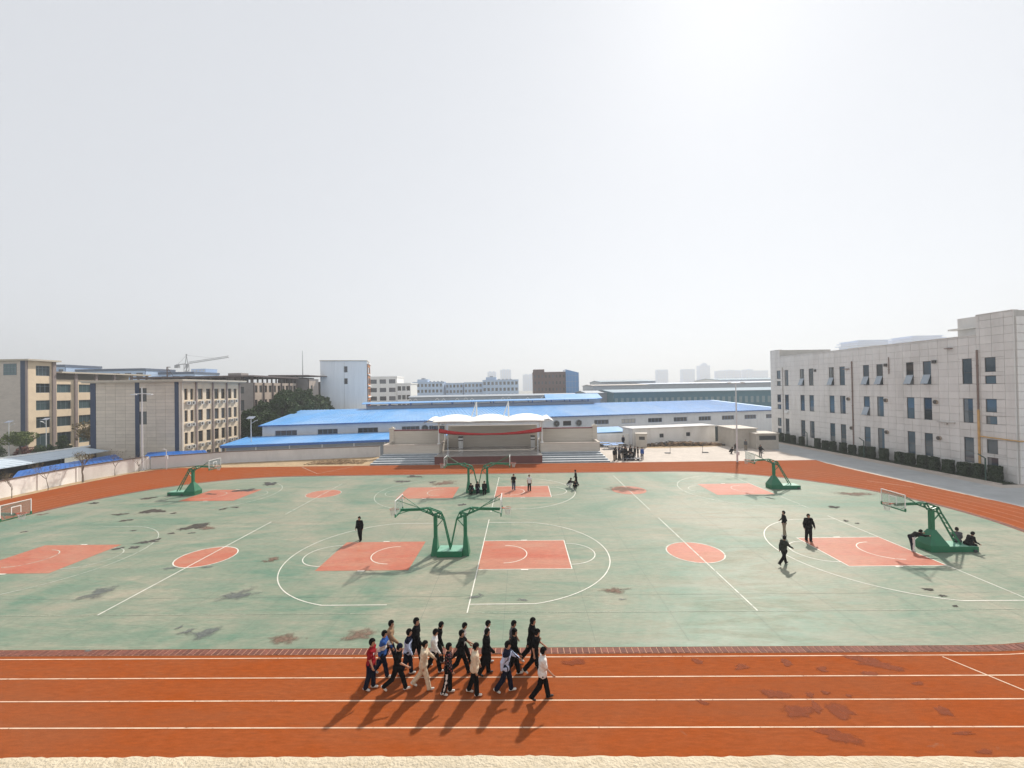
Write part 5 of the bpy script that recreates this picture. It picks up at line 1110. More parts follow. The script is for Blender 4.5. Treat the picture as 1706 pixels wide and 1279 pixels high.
mb = MB(); mb.tube([(0, 0, 0), (0, 0, 5.5), (0, 0, 11.3)], [.13, .10, .07], 10); mb.build('pole', POST_M, e); mb = MB(); mb.tube([(-1.15, 0, 11.3), (1.15, 0, 11.3)], .04, 6); mb.build('cross_arm', POST_M, e)
for s_ in (-1, 1): mb = MB(); mb.box(s_ * .95 - .25, -.15, 11.34, s_ * .95 + .25, .15, 11.44); mb.build('lamp_head', POST_M, e)
mb = MB(); mb.box(-.16, -.13, .9, .16, -.1, 1.5) if False else mb.box(-.18, -.30, 1.0, .18, -.14, 1.5); mb.build('control_box', POST_M, e)
for lab, x, y, h, fl in (('pale solar street lamp in front of the teaching block', -103.3, 84.2, 5.9 - BASE, 1), ('thin solar street lamp right of the umbrella-shaped tree', -98.1, 86.4, 6.2 - BASE, -1), ('grey solar street lamp between the dormitory and the blue shed', -47.0, 73.5, 6.6 - BASE, 1)):
    e = empty('solar_street_lamp', (x, y, BASE)); tag(e, lab, 'lamp post', 'solar street lamps'); mb = MB(); mb.tube([(0, 0, 0), (0, 0, h)], [.09, .06], 8); mb.build('pole', POST_M, e)
    mb = MB(); mb.tube([(0, 0, h - .9), (fl * .75, 0, h - .45)], .035, 6); mb.build('arm', POST_M, e); mb = MB(); mb.hexa([(fl * .6, -.14, h - .5), (fl * 1.15, -.14, h - .34), (fl * 1.15, .14, h - .34), (fl * .6, .14, h - .5), (fl * .6, -.14, h - .44), (fl * 1.15, -.14, h - .28), (fl * 1.15, .14, h - .28), (fl * .6, .14, h - .44)]); mb.build('lamp_head', POST_M, e)
    mb = MB(); mb.hexa([(-.6, -.4, h - .05), (.6, -.4, h - .05), (.6, .4, h + .3), (-.6, .4, h + .3), (-.6, -.4, h), (.6, -.4, h), (.6, .4, h + .35), (-.6, .4, h + .35)]); mb.build('solar_panel', PANEL, e)
e = empty('camera_post', (-52.4, 62.1, 0)); tag(e, 'short white camera post with a box by the grey wall', 'post'); mb = MB(); mb.tube([(0, 0, 0), (0, 0, 2.9)], .06, 8); mb.build('pole', POST_M, e); mb = MB(); mb.box(-.02, -.28, 1.55, .34, -.07, 2.05); mb.build('control_box', POST_M, e); mb = MB(); mb.bar((.0, 0, 2.85), (-.35, 0, 2.95), .06); mb.box(-.55, -.08, 2.88, -.3, .08, 3.02); mb.build('camera_head', POST_M, e)
for lab, y in (('dark bent post farthest along the clipped shrubs', 74.6), ('dark bent post in the middle of the clipped shrubs', 63.3), ('dark green bent post nearest the camera by the school wall', 47.9)):
    x = RA[0] + (RB_[0] - RA[0]) * (RA[1] - y) / (RA[1] - RB_[1]) - 1.75; e = empty('bent_post', (x, y, 0.02)); tag(e, lab, 'post', 'bent posts by the school wall'); mb = MB(); mb.tube([(0, 0, 0), (0, 0, 2.55)], .07, 8); mb.build('pole', GREENP, e); mb = MB(); mb.tube([(0, 0, 2.53), (-.42, .35, 2.98)], .06, 8); mb.build('bent_head', GREENP, e)
for lab, x in (('left of two thin net posts on the plaza', 24.5), ('right of two thin net posts on the plaza', 29.8)):
    e = empty('net_post', (x, 70.7, 0)); tag(e, lab, 'post', 'net posts on the plaza'); s_ = -1 if x < 27 else 1; mb = MB(); mb.tube([(0, 0, 0), (0, 0, 1.55)], .035, 8); mb.build('pole', DARKIN, e); mb = MB(); mb.box(min(0, s_ * .85), -.25, 0, max(0, s_ * .85), .25, .12); mb.build('base_weight', DARKIN, e)

# ================================================================ basketball stands (local: basket towards +x, foot at origin under the post)
GRN = mat('green stand paint', (0.012, 0.16, 0.075), .38, .10, 1.5, dirt_sheen=(0.02, 0.10, 0.06), dirt_sheen_amt=.5, dscale=1.2); GRN_L = mat('paler green top', (0.20, 0.42, 0.31), .45, .1, 2.0)  # tops of the stand bases take a paler green than the rest
RIM = mat('orange rim', (0.45, 0.06, 0.02), .4, .1); NET = mat('net cord', (0.55, 0.55, 0.55), .8); BGL = clear_glass('backboard glass'); WLINE = mat('board line', (0.8, 0.8, 0.78), .4, .03)
def arm_set(root, x0=0.0, s=1, base=True, double=False):
    """post, arm, struts, backboard and rim for one direction s; x0 = post position"""
    X = lambda q: x0 + s * q
    def bx(mb, a, b, y0, y1, z0, z1): mb.box(min(X(a), X(b)), y0, z0, max(X(a), X(b)), y1, z1); return mb
    mb = MB()
    def ring(z, a, b, w): return [(X(a), -w, z), (X(b), -w, z), (X(b), w, z), (X(a), w, z)]
    if double: lo, mid = ring(.0, -.16, .28, .40), ring(1.15, -.12, .14, .14)
    else: lo, mid = ring(.0, -.62, .58, .56), ring(1.32, -.15, .16, .15)
    def hx(p, q): 
        if s < 0: p = [p[1], p[0], p[3], p[2]]; q = [q[1], q[0], q[3], q[2]]
        mb.hexa(p + q)
    if not double:
        b1 = ring(.42, -.60, .60, .55); hx(lo, b1); hx([(a, b, c + .001) for a, b, c in b1], mid)
    else: hx(lo, mid)
    mb.build('pedestal', GRN, root)
    mb = MB(); bx(mb, -.11, .12, -.12, .12, 1.14, 2.62); mb.build('post', GRN, root)
    mb = MB()
    for y in (-.13, .13):
        A, B, C_, Dn = (1.0, y, 3.05), (.43, y, 3.09), (-.36, y, 2.80), (-.56, y, 2.36)
        q = lambda p: (X(p[0]), p[1], p[2])
        for a, b in ((A, B), (B, C_), (C_, Dn), ((.95, y, 2.98), Dn), ((.62, y, 2.82), B), (B, (.18, y, 2.63)), ((.18, y, 2.63), C_), (C_, (-.2, y, 2.46))): mb.bar(q(a), q(b), .065)
    for p in ((.43, 3.09), (-.36, 2.80), (-.56, 2.36), (.18, 2.6)): mb.bar((X(p[0]), -.13, p[1]), (X(p[0]), .13, p[1]), .06)
    mb.bar((X(.9), 0, 3.02), (X(2.36), 0, 2.98), .15, .17); mb.build('arm', GRN, root)
    mb = MB()
    for y in (-.2, .2):
        mb.bar((X(-.56), y * .7, 2.36), (X(-1.0 if double else -1.65), y, .38), .075)
    for k in range(5):
        t = .15 + .17 * k; e_ = -1.0 if double else -1.65
        if not double: mb.bar((X(-.56 + (e_ + .56) * t), -.18, 2.36 - 1.98 * t), (X(-.56 + (e_ + .56) * t), .18, 2.36 - 1.98 * t), .05)
    mb.bar((X(-.52), 0, 2.34), (X(-.1), 0, 1.85), .05); mb.build('strut', GRN, root)
    mb = MB()
    for y in (-.62, .62): mb.bar((X(1.05), 0, 3.10), (X(2.42), y, 3.80), .035); mb.bar((X(1.5), 0, 3.0), (X(2.42), y * .95, 2.86), .04)
    mb.build('brace', GRN, root)
    mb = MB(); bx(mb, 2.455, 2.475, -.87, .87, 2.80, 3.80); bb = mb.build('backboard', BGL, root)
    mb = MB()
    for y in (-.9, .9): bx(mb, 2.445, 2.485, y - .02, y + .02, 2.95, 3.83)
    bx(mb, 2.444, 2.486, -.88, .88, 3.79, 3.83); mb.build('board_frame', WLINE, bb)
    mb = MB(); bx(mb, 2.43, 2.50, -.93, .93, 2.74, 2.81)
    for y in (-.9, .9): bx(mb, 2.428, 2.502, y - .035, y + .035, 2.812, 2.96)
    mb.build('board_rail', GRN, bb)
    mb = MB(); bx(mb, 2.477, 2.482, -.30, .30, 3.50, 3.56); bx(mb, 2.477, 2.482, -.30, -.25, 3.06, 3.50); bx(mb, 2.477, 2.482, .25, .30, 3.06, 3.50); mb.build('target_square', WLINE, bb)
    mb = MB(); cx = X(2.49 + .38); n = 20
    mb.tube([(cx + .225 * math.cos(2 * math.pi * k / n), .225 * math.sin(2 * math.pi * k / n), 3.05) for k in range(n + 1)], .014, 6, cap=False); bx(mb, 2.48, 2.66, -.07, .07, 3.02, 3.06); ri = mb.build('rim', RIM, root)
    mb = MB(); n = 12
    for k in range(n):
        for dd in (1, -1):
            pts = []
            for j in range(5): r_ = .225 - .10 * (j / 4) ** .7; a = 2 * math.pi * (k + dd * j * .5) / n; pts.append((cx + r_ * math.cos(a), r_ * math.sin(a), 3.03 - .105 * j))
            mb.tube(pts, .006, 3, cap=False)
    mb.build('net', NET, ri)
def single_stand(label, x, y, rz):
    e = empty('basketball_stand', (x, y, .024), rz); tag(e, label, 'basketball stand', 'basketball stands'); arm_set(e)
    mb = MB(); mb.box(-2.45, -.55, 0, -.60, .55, .34); mb.build('base_box', GRN, e); mb = MB(); mb.box(-2.40, -.50, .342, -.66, .50, .365); mb.build('base_top', GRN_L, e)
    mb = MB(); mb.box(-2.3, -.62, .02, -2.1, -.55, .16); mb.box(-2.3, .55, .02, -2.1, .62, .16); mb.box(-.9, -.62, .02, -.7, -.56, .16); mb.build('wheel_mount', DARKIN, e)
    return e
def double_stand(label, x, y):
    e = empty('basketball_stand', (x, y, .024)); tag(e, label, 'basketball stand', 'basketball stands'); arm_set(e, 1.0, 1, double=True); arm_set(e, -1.0, -1, double=True)
    mb = MB(); mb.box(-.84, -.60, 0, .84, .60, .36); mb.build('base_box', GRN, e); mb = MB(); mb.box(-.80, -.55, .362, .80, .55, .375); mb.build('base_top', GRN_L, e); return e
double_stand('green double-armed basketball stand in the middle of the near courts', -4.85, 28.75)
double_stand('green double-armed basketball stand on the far courts with people sitting on it', -4.7, 45.9)
single_stand('green basketball stand on the near right court with people around its base', 27.0, 28.75, math.pi)
single_stand('green basketball stand at the right end of the far court', 26.85, 46.0, math.pi)
single_stand('green basketball stand at the left end of the far court near the wall', -36.2, 46.4, 0)
single_stand('basketball stand at the left picture edge of which only the board shows', -37.26, 28.75, 0)

# ================================================================ plaza clutter
TBL = mat('blue table top', (0.10, 0.25, 0.55), .4, .1)
for i, (x, y, rz, lab) in enumerate(((16.0, 76.6, .1, 'nearest blue and white table behind the crowd'), (17.4, 78.4, .0, 'middle blue and white table behind the crowd'), (15.2, 79.6, -.1, 'rear blue and white table by the low wall'))):
    e = empty('table_tennis_table', (x, y, 0), rz); tag(e, lab, 'table', 'tables beside the stage'); mb = MB(); mb.box(-1.3, -.75, .72, 1.3, .75, .76); mb.build('table_top', TBL, e); mb = MB(); mb.box(-1.32, -.78, .69, 1.32, -.751, .765); mb.box(-1.32, .751, .69, 1.32, .78, .765); mb.build('edge_strip', WHITE_ST, e)
    mb = MB(); mb.box(-.02, -.9, .762, .02, .9, .90); mb.build('net', WHITE_ST, e)
    for sx in (-1, 1):
        for sy in (-.55, .55): mb = MB(); mb.box(sx - .04, sy - .04, 0, sx + .04, sy + .04, .72); mb.build('leg', WHITE_ST, e)
STEELB = mat('bench steel', (0.30, 0.31, 0.33), .5)
e = empty('drum_trolley', (16.6, 64.3, 0)); tag(e, 'low steel trolley in front of the crowd at the track edge', 'trolley'); mb = MB(); mb.box(-1.4, -.35, .28, 1.2, .35, .34); mb.build('deck', STEELB, e); mb = MB(); mb.bar((1.2, -.3, .3), (1.5, -.3, .95), .05); mb.bar((1.2, .3, .3), (1.5, .3, .95), .05); mb.bar((1.5, -.3, .95), (1.5, .3, .95), .05); mb.build('handle', STEELB, e)
for sx in (-1.1, .9):
    for sy in (-.28, .28): mb = MB(); mb.tube([(sx, sy - .03, .14), (sx, sy + .03, .14)], .14, 12); mb.build('wheel', BLACKM, e)
# rubble and weeds along the outbuilding
def rubble(name, label, x0, x1, y0, y1, n, cols_, smin, smax, hump=.3, cat='rubble'):
    rd = random.Random(len(name) + n); mb = MB()
    for i in range(n):
        x = rd.uniform(x0, x1); y = rd.uniform(y0, y1); s_ = rd.uniform(smin, smax); u = (x - x0) / (x1 - x0); z = hump * math.sin(math.pi * u) * rd.random()
        a = rd.uniform(0, 3.14); pts = []
        for k in range(8):
            dx, dy, dz = (-1 if k in (0, 3, 4, 7) else 1), (-1 if k in (0, 1, 4, 5) else 1), (0 if k < 4 else 1); dx *= s_ * rd.uniform(.5, 1); dy *= s_ * rd.uniform(.4, .9); dz *= s_ * rd.uniform(.4, 1.1)
            pts.append((x + dx * math.cos(a) - dy * math.sin(a), y + dx * math.sin(a) + dy * math.cos(a), z + dz))
        mb.hexa(pts, i % len(cols_))
    return tag(mb.build(name, cols_), label, cat, kind='stuff')
RB1 = mat('rubble dark', (0.07, 0.065, 0.06), .9, .2); RB2 = mat('rubble brown', (0.24, 0.16, 0.10), .95, .2); RB3 = mat('rubble white', (0.6, 0.58, 0.55), .8, .1)
rubble('rubble_heap', 'brown earth and rubble heaped along the pale outbuilding', 22.5, 37.0, 78.6, 80.6, 620, [RB2, RB2, RB1, RB2, RB2], .06, .30, .55)
rubble('rubbish_heap', 'dark and white rubbish lying at the outbuilding wall', 24.5, 31.5, 79.4, 80.9, 90, [RB1, RB1, RB3, RB1], .1, .36, .6)
rubble('debris_strip', 'thin line of debris at the low wall right of the stage', 12.8, 20.8, 80.3, 81.2, 120, [RB1, RB2, RB1], .05, .2, .2)
rubble('dry_leaf_heap', 'brown leaf litter on the sandy verge left of the stage', -33.0, -24.2, 64.2, 67.6, 900, [SOIL, RB2, SOIL], .04, .13, .25)
soil2 = MB(); soil2.poly([(20.8, 77.2), (24, 76.6), (33, 77.2), (38.0, 78.4), (37.6, 83.2), (21.2, 79.9)], .004); struct(soil2.build('bare_soil', SOIL))
# the parapet the picture is taken over
PAR = mat('rough pale parapet', (0.60, 0.52, 0.39), .95, .06, 9.0, dirt_sheen=(0.42, 0.34, 0.22), dirt_sheen_amt=.6, dscale=45, bump=.5, bscale=160)
nx, ny = 1400, 11; xs_ = np.linspace(-9, 9, nx); rg = np.random.default_rng(5)
def n1(x, f, ph): return np.sin(x * f + ph) * .5 + np.sin(x * f * 2.3 + ph * 2) * .3 + np.sin(x * f * 5.1 + ph * 3) * .2
edge = .889 + .0028 * n1(xs_, 1.6, 1) + .0012 * n1(xs_, 9, 2) + .0010 * n1(xs_, 53, .3) + rg.normal(0, .0007, nx)
V = []; F = []
prof = [(-.40, -10.34), (-.40, 0), (-.3, 0), (-.2, 0), (-.12, 0), (-.06, 0), (-.03, -.001), (-.012, -.003), (0, -.012), (.002, -.05), (.002, -10.34)]
for j, (dy, dz) in enumerate(prof):
    for i in range(nx):
        bump_ = .0009 * n1(np.array(xs_[i] + j * .7), 37, j) + (rg.normal(0, .0003) if 0 < j < 9 else 0); V.append((xs_[i], edge[i] + dy, 10.355 + dz + (bump_ if 0 < j < 9 else 0)))
for j in range(ny - 1):
    for i in range(nx - 1): F.append((j * nx + i, j * nx + i + 1, (j + 1) * nx + i + 1, (j + 1) * nx + i))
F2 = np.array(F)[:, ::-1]; pm = np_mesh('parapet_wall', np.array(V), F2, PAR, smooth=True); tag(link('parapet_wall', pm), 'rough pale plaster parapet edge along the bottom of the picture', 'parapet')
# ================================================================ people: each body is one skin meshed from a distance field; hair, clothes and shoes are its children
def rcone(P, a, b, ra, rb):
    """distance to a tapered capsule"""
    a = [np.float32(q) for q in a]; ba = [np.float32(b[i] - a[i]) for i in range(3)]; L2 = max(float(sum(q * q for q in ba)), 1e-9)
    x, y, z = P[..., 0] - a[0], P[..., 1] - a[1], P[..., 2] - a[2]
    t = np.clip((x * ba[0] + y * ba[1] + z * ba[2]) * np.float32(1 / L2), 0, 1); x = x - t * ba[0]; y = y - t * ba[1]; z = z - t * ba[2]
    return np.sqrt(x * x + y * y + z * z) - (np.float32(ra) + np.float32(rb - ra) * t)
def smin(a, b, k):
    h = np.clip(np.float32(.5) + (b - a) * np.float32(.5 / k), 0, 1); return b + (a - b) * h - k * h * (1 - h)
def surf(fun, lo, hi, h):
    """naive surface nets over a box"""
    n = [max(4, int(math.ceil((hi[i] - lo[i]) / h)) + 1) for i in range(3)]
    g = np.stack(np.meshgrid(*[lo[i] + h * np.arange(n[i]) for i in range(3)], indexing='ij'), -1).astype(np.float32); F = fun(g)
    S = F < 0; idx = np.full([m - 1 for m in n], -1, int)
    cs = [(i, j, k) for i in (0, 1) for j in (0, 1) for k in (0, 1)]
    sl = lambda c: tuple(slice(c[d], n[d] - 1 + c[d]) for d in range(3))
    cnt = sum(S[sl(c)].astype(int) for c in cs); act = (cnt > 0) & (cnt < 8); ids = np.argwhere(act); idx[act] = np.arange(len(ids))
    acc = np.zeros((len(ids), 3)); w = np.zeros(len(ids))
    fv = {c: F[sl(c)][act] for c in cs}
    for c in cs:
        for d in range(3):
            if c[d]: continue
            e = list(c); e[d] = 1; e = tuple(e); a, b = fv[c], fv[e]; m = (a < 0) != (b < 0)
            t = np.where(m, a / np.where(m, a - b, 1), 0); p = np.array(c, float) + np.zeros((len(ids), 3)); p[:, d] = t; acc[m] += p[m]; w[m] += 1
    V = (ids + acc / w[:, None]) * h + np.array(lo); Q = []
    for d in range(3):
        u, v = (d + 1) % 3, (d + 2) % 3; a = [slice(None)] * 3; b = [slice(None)] * 3
        for q in (u, v): a[q] = slice(1, n[q] - 1); b[q] = slice(1, n[q] - 1)
        a[d] = slice(0, n[d] - 1); b[d] = slice(1, n[d]); sa, sb = S[tuple(a)], S[tuple(b)]; ch = np.argwhere(sa != sb)
        if not len(ch): continue
        fl = sa[tuple(ch.T)]; c0 = ch.copy(); c0[:, u] += 1; c0[:, v] += 1
        def cell(du, dv): q = c0.copy(); q[:, u] -= du; q[:, v] -= dv; return idx[tuple(q.T)]
        q = np.stack([cell(1, 1), cell(0, 1), cell(0, 0), cell(1, 0)], 1); q[~fl] = q[~fl][:, ::-1]; Q.append(q)
    return V, np.concatenate(Q)
CM = {}
def cloth(name, col, rough=.85):
    if name not in CM: CM[name] = mat('cloth ' + name, col, rough, .10, 14.0, bump=.35, bscale=16.0, spec=.04)
    return CM[name]
SKIN = mat('skin', (0.42, 0.23, 0.15), .55, .06, 6.0); HAIR = mat('black hair', (0.005, 0.0045, 0.0045), .8, .2, 30.0, (1, 1, 1), bump=.3, bscale=60, spec=.05); EYE = mat('eye dark', (0.02, 0.015, 0.012), .3); LIP = mat('lip', (0.30, 0.11, 0.09), .5)
BLK, NVY, WHT, CRE, RED, GRY, TAN, BLU, DEN, KHA, LBL, MAR = [cloth(n, c) for n, c in (('black', (.0055, .0055, .006)), ('navy', (.007, .010, .026)), ('white', (.66, .65, .63)), ('cream', (.60, .50, .37)), ('red', (.24, .012, .018)), ('grey', (.10, .10, .105)), ('tan', (.30, .19, .115)), ('blue', (.035, .10, .33)), ('denim', (.06, .085, .14)), ('khaki', (.28, .23, .17)), ('light blue', (.42, .50, .68)), ('floral red', (.22, .06, .07)))]
SHOE_W = mat('white shoe', (.66, .65, .62), .6, .06); SHOE_B = mat('black shoe', (.02, .02, .022), .5, .1)
def person(label, x, y, yaw, h=1.74, pose='stand', top=BLK, sleeve='long', trous=BLK, shoe=SHOE_B, vox=.02, z=.01, phase=0.0, arms=None, lean=0.0, head=(0, 0), topfun=None, topmats=None, trfun=None, trmats=None, hat=None, hood=False, loose=0.0, seat=None, group='people', hairm=HAIR, seed=0, legs=None):
    rd = random.Random(seed * 31 + 7); k = h / 1.75
    if pose == 'walk':
        s_ = math.sin(phase) * rd.uniform(.72, 1.12); L_, R_ = (23 * s_, 6 + 22 * max(0, -s_)), (-23 * s_, 6 + 22 * max(0, s_)); AL, AR = (-rd.uniform(16, 34) * s_ + rd.uniform(-6, 8), rd.uniform(8, 34), rd.uniform(5, 12)), (rd.uniform(16, 34) * s_ + rd.uniform(-6, 8), rd.uniform(8, 34), rd.uniform(5, 12)); lean = lean or rd.uniform(2, 7)
    elif pose == 'sit': L_, R_ = (86, 88), (80, 80); AL, AR = (18, 42, 8), (14, 46, 8); lean = lean or 14
    elif pose == 'squat': L_, R_ = (112, 140), (104, 136); AL, AR = (60, 40, 12), (64, 35, 12); lean = lean or 34
    elif pose == 'bend': L_, R_ = (14, 6), (2, 8); AL, AR = (78, 14, 6), (70, 22, 6); lean = lean or 68
    else: L_, R_ = (4, 3), (-5, 3); AL, AR = (3, 14, 8), (-3, 16, 8)
    if legs: L_, R_ = legs
    if arms: AL, AR = arms
    V3 = lambda *q: np.array(q, float)
    def leg(hip, th, kb, sy):
        t1 = R(th); t2 = R(th - kb); kn = hip + .43 * V3(math.sin(t1), 0, -math.cos(t1)); an = kn + .42 * V3(math.sin(t2), 0, -math.cos(t2)); a = R((th - kb) * .8) if pose == 'walk' else 0.0
        toe = an + V3(math.cos(a), .08 * sy, math.sin(a)) * .15 + V3(math.sin(a), 0, -math.cos(a)) * .055; heel = an + V3(-math.cos(a), 0, -math.sin(a)) * .05 + V3(math.sin(a), 0, -math.cos(a)) * .055; return kn, an, toe, heel
    P0 = V3(0, 0, 0); hips = [P0 + V3(0, .09, -.02), P0 + V3(0, -.09, -.02)]; LG = [leg(hips[0], *L_, 1), leg(hips[1], *R_, -1)]
    low = min(min(g[2][2] - .03, g[3][2] - .035) for g in LG); off = V3(0, 0, -low if seat is None else seat / k + .11)
    hips = [q + off for q in hips]; LG = [tuple(q + off for q in g) for g in LG]; P0 = P0 + off
    l = R(lean); up = V3(math.sin(l), 0, math.cos(l)); fw_ = V3(math.cos(l), 0, -math.sin(l)); ly = V3(0, 1, 0)
    waist, chest, sh = P0 + .17 * up, P0 + .36 * up, P0 + .49 * up + .0 * fw_; neck0, neck1 = P0 + .53 * up, P0 + .61 * up
    hl = R(lean * .45 + head[0]); hu = V3(math.sin(hl), 0, math.cos(hl)); ha = R(head[1]); hf = V3(math.cos(hl) * math.cos(ha), math.sin(ha), -math.sin(hl) * math.cos(ha)); hs = np.cross(hu, hf); hc = neck1 + .105 * hu + .012 * hf
    AR_ = []
    for sy, (a, e, b) in ((1, AL), (-1, AR)):
        s0 = sh + sy * .185 * ly; ta, tb_ = R(a) - l * 0, R(b); d1 = V3(math.sin(ta) * math.cos(tb_), sy * math.sin(tb_), -math.cos(ta) * math.cos(tb_)); el = s0 + .285 * d1; te = R(a + e); d2 = V3(math.sin(te), sy * math.sin(tb_) * .3, -math.cos(te)); d2 /= np.linalg.norm(d2); wr = el + .25 * d2; AR_.append((s0, el, wr, d2, sy))
    def torso(P, g=0.0, hem=None):
        d = rcone(P, hips[0], hips[1], .105 + g, .105 + g); d = smin(d, rcone(P, waist - .055 * ly, waist + .055 * ly, .098 + g, .098 + g), .07); d = smin(d, rcone(P, chest - .075 * ly, chest + .075 * ly, .112 + g, .112 + g), .07); d = smin(d, rcone(P, sh - .165 * ly, sh + .165 * ly, .062 + g, .062 + g), .06); return d
    def headf(P):
        q = P - hc; X_, Y_, Z_ = q @ hf, q @ hs, q @ hu; e = np.sqrt((X_ / .096) ** 2 + (Y_ / .076) ** 2 + ((Z_ - .01) / .118) ** 2); d = (e - 1) * .076
        d = smin(d, rcone(P, hc + .035 * hf - .075 * hu, hc + .05 * hf - .085 * hu, .048, .035), .05); d = smin(d, rcone(P, hc + .092 * hf + .01 * hu, hc + .112 * hf - .022 * hu, .010, .015), .02)
        for sy in (-1, 1): d = smin(d, rcone(P, hc + sy * .078 * hs + .015 * hu, hc + sy * .082 * hs - .025 * hu, .014, .011), .012)
        return d
    def body(P):
        d = torso(P); d = smin(d, rcone(P, neck0 - .03 * up, neck1 + .02 * hu, .058, .05), .05); d = smin(d, headf(P), .03)
        for hip, g in zip(hips, LG): d = smin(d, rcone(P, hip, g[0], .085, .055), .05); d = smin(d, rcone(P, g[0], g[1], .055, .038), .03); d = smin(d, rcone(P, g[3], g[2], .034, .030), .03)
        for s0, el, wr, d2, sy in AR_:
            d = smin(d, rcone(P, s0, el, .050, .040), .05); d = smin(d, rcone(P, el, wr, .040, .027), .03); d = smin(d, rcone(P, wr + .02 * d2, wr + .085 * d2, .027, .031), .025)
        return d
    fz = 1 + 0 * k
    allp = [P0, hc + .16 * hu, hc + .14 * hf] + [q for g in LG for q in g] + [q for a in AR_ for q in (a[0], a[1], a[2] + .1 * a[3])]
    A = np.array(allp); lo, hi = A.min(0) - .17, A.max(0) + .17
    yawm = np.array([[math.cos(yaw), -math.sin(yaw), 0], [math.sin(yaw), math.cos(yaw), 0], [0, 0, 1]])
    def finish(name, V, F, mats, midx=None, parent=None):
        return link(name, np_mesh(name, V * k, F, mats, midx, True), parent)
    V, F = surf(body, lo, hi, vox); midx = np.zeros(len(F), int); VV = [V]; FF = [F]; MM = [midx]; nv = len(V)
    def extra(mb, mi):
        nonlocal nv
        v = np.array(mb.v); f = np.array([q if len(q) == 4 else (q + (q[-1],))[:4] for q in mb.f if len(q) <= 4]); VV.append(v); FF.append(f + nv); MM.append(np.full(len(f), mi)); nv += len(v)
    for s0, el, wr, d2, sy in AR_:           # five fingers rooted in the palm
        side = np.cross(d2, ly); side /= np.linalg.norm(side); inn = -sy * ly
        for q in range(4):
            L = (.070, .080, .075, .058)[q]; r0 = wr + .085 * d2 + (q - 1.5) * .019 * side; c1 = r0 + L * .55 * d2 + .012 * inn; c2 = c1 + L * .35 * d2 + .030 * inn; mb = MB(); mb.tube([r0, c1, c2], [.0095, .009, .007], 4, cap=False); extra(mb, 0)
        r0 = wr + .035 * d2 - .028 * side; mb = MB(); mb.tube([r0, r0 + .035 * d2 - .022 * side + .012 * inn, r0 + .062 * d2 - .024 * side + .028 * inn], [.011, .010, .008], 4, cap=False); extra(mb, 0)
    for sy in (-1, 1):
        mb = MB(); c = hc + .090 * hf + sy * .032 * hs + .018 * hu; mb.tube([c - .012 * hs, c + .012 * hs], [.006, .006], 4, cap=False); extra(mb, 1); c = c + .022 * hu + .002 * hf; mb = MB(); mb.tube([c - .016 * hs, c + .016 * hs], [.004, .004], 4, cap=False); extra(mb, 1)
    mb = MB(); c = hc + .094 * hf - .058 * hu; mb.tube([c - .02 * hs, c + .02 * hs], [.006, .006], 4, cap=False); extra(mb, 2)
    o = link('person', np_mesh('person', np.concatenate(VV) * k, np.concatenate(FF), [SKIN, EYE, LIP], np.concatenate(MM), True)); o.location = (x, y, z); o.rotation_euler = (0, 0, yaw); tag(o, label, 'person', group)
    # hair
    def hair(P):
        q = P - hc; X_, Y_, Z_ = q @ hf, q @ hs, q @ hu; e = np.sqrt((X_ / .122) ** 2 + (Y_ / .104) ** 2 + ((Z_ - .02) / .138) ** 2); d = (e - 1) * .1; cut = np.minimum(np.maximum(X_ - .052, .045 - Z_) , np.maximum(X_ + .012, -Z_ - .03)); d2 = np.maximum(d, np.where(Z_ > .062, X_ - .118, X_ - .025 - .25 * np.clip(Z_, -.1, .06))); d2 = np.maximum(d2, -(Z_ + .075)); inner = (np.sqrt((X_ / .085) ** 2 + (Y_ / .066) ** 2 + ((Z_ - .01) / .105) ** 2) - 1) * .066; return np.maximum(d2, -inner) + .004 * np.sin(X_ * 160) * np.sin(Y_ * 170)
    V, F = surf(hair, hc - .17, hc + .18, min(vox, .017)); finish('hair', V, F, [hairm], None, o)
    if hat:
        def hatf(P): q = P - hc - .02 * hu; X_, Y_, Z_ = q @ hf, q @ hs, q @ hu; e = np.sqrt((X_ / .118) ** 2 + (Y_ / .100) ** 2 + ((Z_ - .02) / .125) ** 2); return np.maximum((e - 1) * .1, -(Z_ - .02))
        V, F = surf(hatf, hc - .16, hc + .2, min(vox, .018)); finish('beanie', V, F, [hat], None, o)
    # top
    loose += .008; g = .016 + loose; hemc = P0 - .02 * up
    def topf(P):
        d = torso(P, g); d = smin(d, rcone(P, hemc - .05 * ly, hemc + .05 * ly, .130 + loose, .130 + loose), .06)
        for s0, el, wr, d2, sy in AR_:
            if sleeve == 'long': d = smin(d, rcone(P, s0, el, .066 + loose * .6, .056 + loose * .6), .05); d = smin(d, rcone(P, el, wr - .005 * d2, .056 + loose * .6, .042 + loose * .4), .03)
            elif sleeve == 'short': d = smin(d, rcone(P, s0, s0 + (el - s0) * .72, .070, .066), .05)
        d = smin(d, rcone(P, neck0 - .04 * up, neck0 + .015 * up, .070, .066), .03)
        if hood: d = smin(d, rcone(P, neck0 - .07 * fw_ - .05 * ly, neck0 - .07 * fw_ + .05 * ly, .055, .055), .05)
        q = P - P0; wv = .006 * np.sin((q @ up) * 46 + (q @ ly) * 17 + seed) * np.sin((q @ fw_) * 31 + seed * 2)
        return np.maximum(d + wv, -((P - P0) @ up + .085 + loose))
    qa = np.array([P0 - .25 * ly - .2 * up, P0 + .25 * ly - .2 * up, neck0 + .1 * up] + [q for a in AR_ for q in a[:3]]); V, F = surf(topf, np.maximum(lo, qa.min(0) - .16), np.minimum(hi, qa.max(0) + .16), vox); mi = None; tm = topmats or [top]
    if topfun is not None: c = V[F].mean(1); q = c - P0; mi = topfun(q @ up, q @ ly, q @ fw_)
    finish('top', V, F, tm, mi, o)
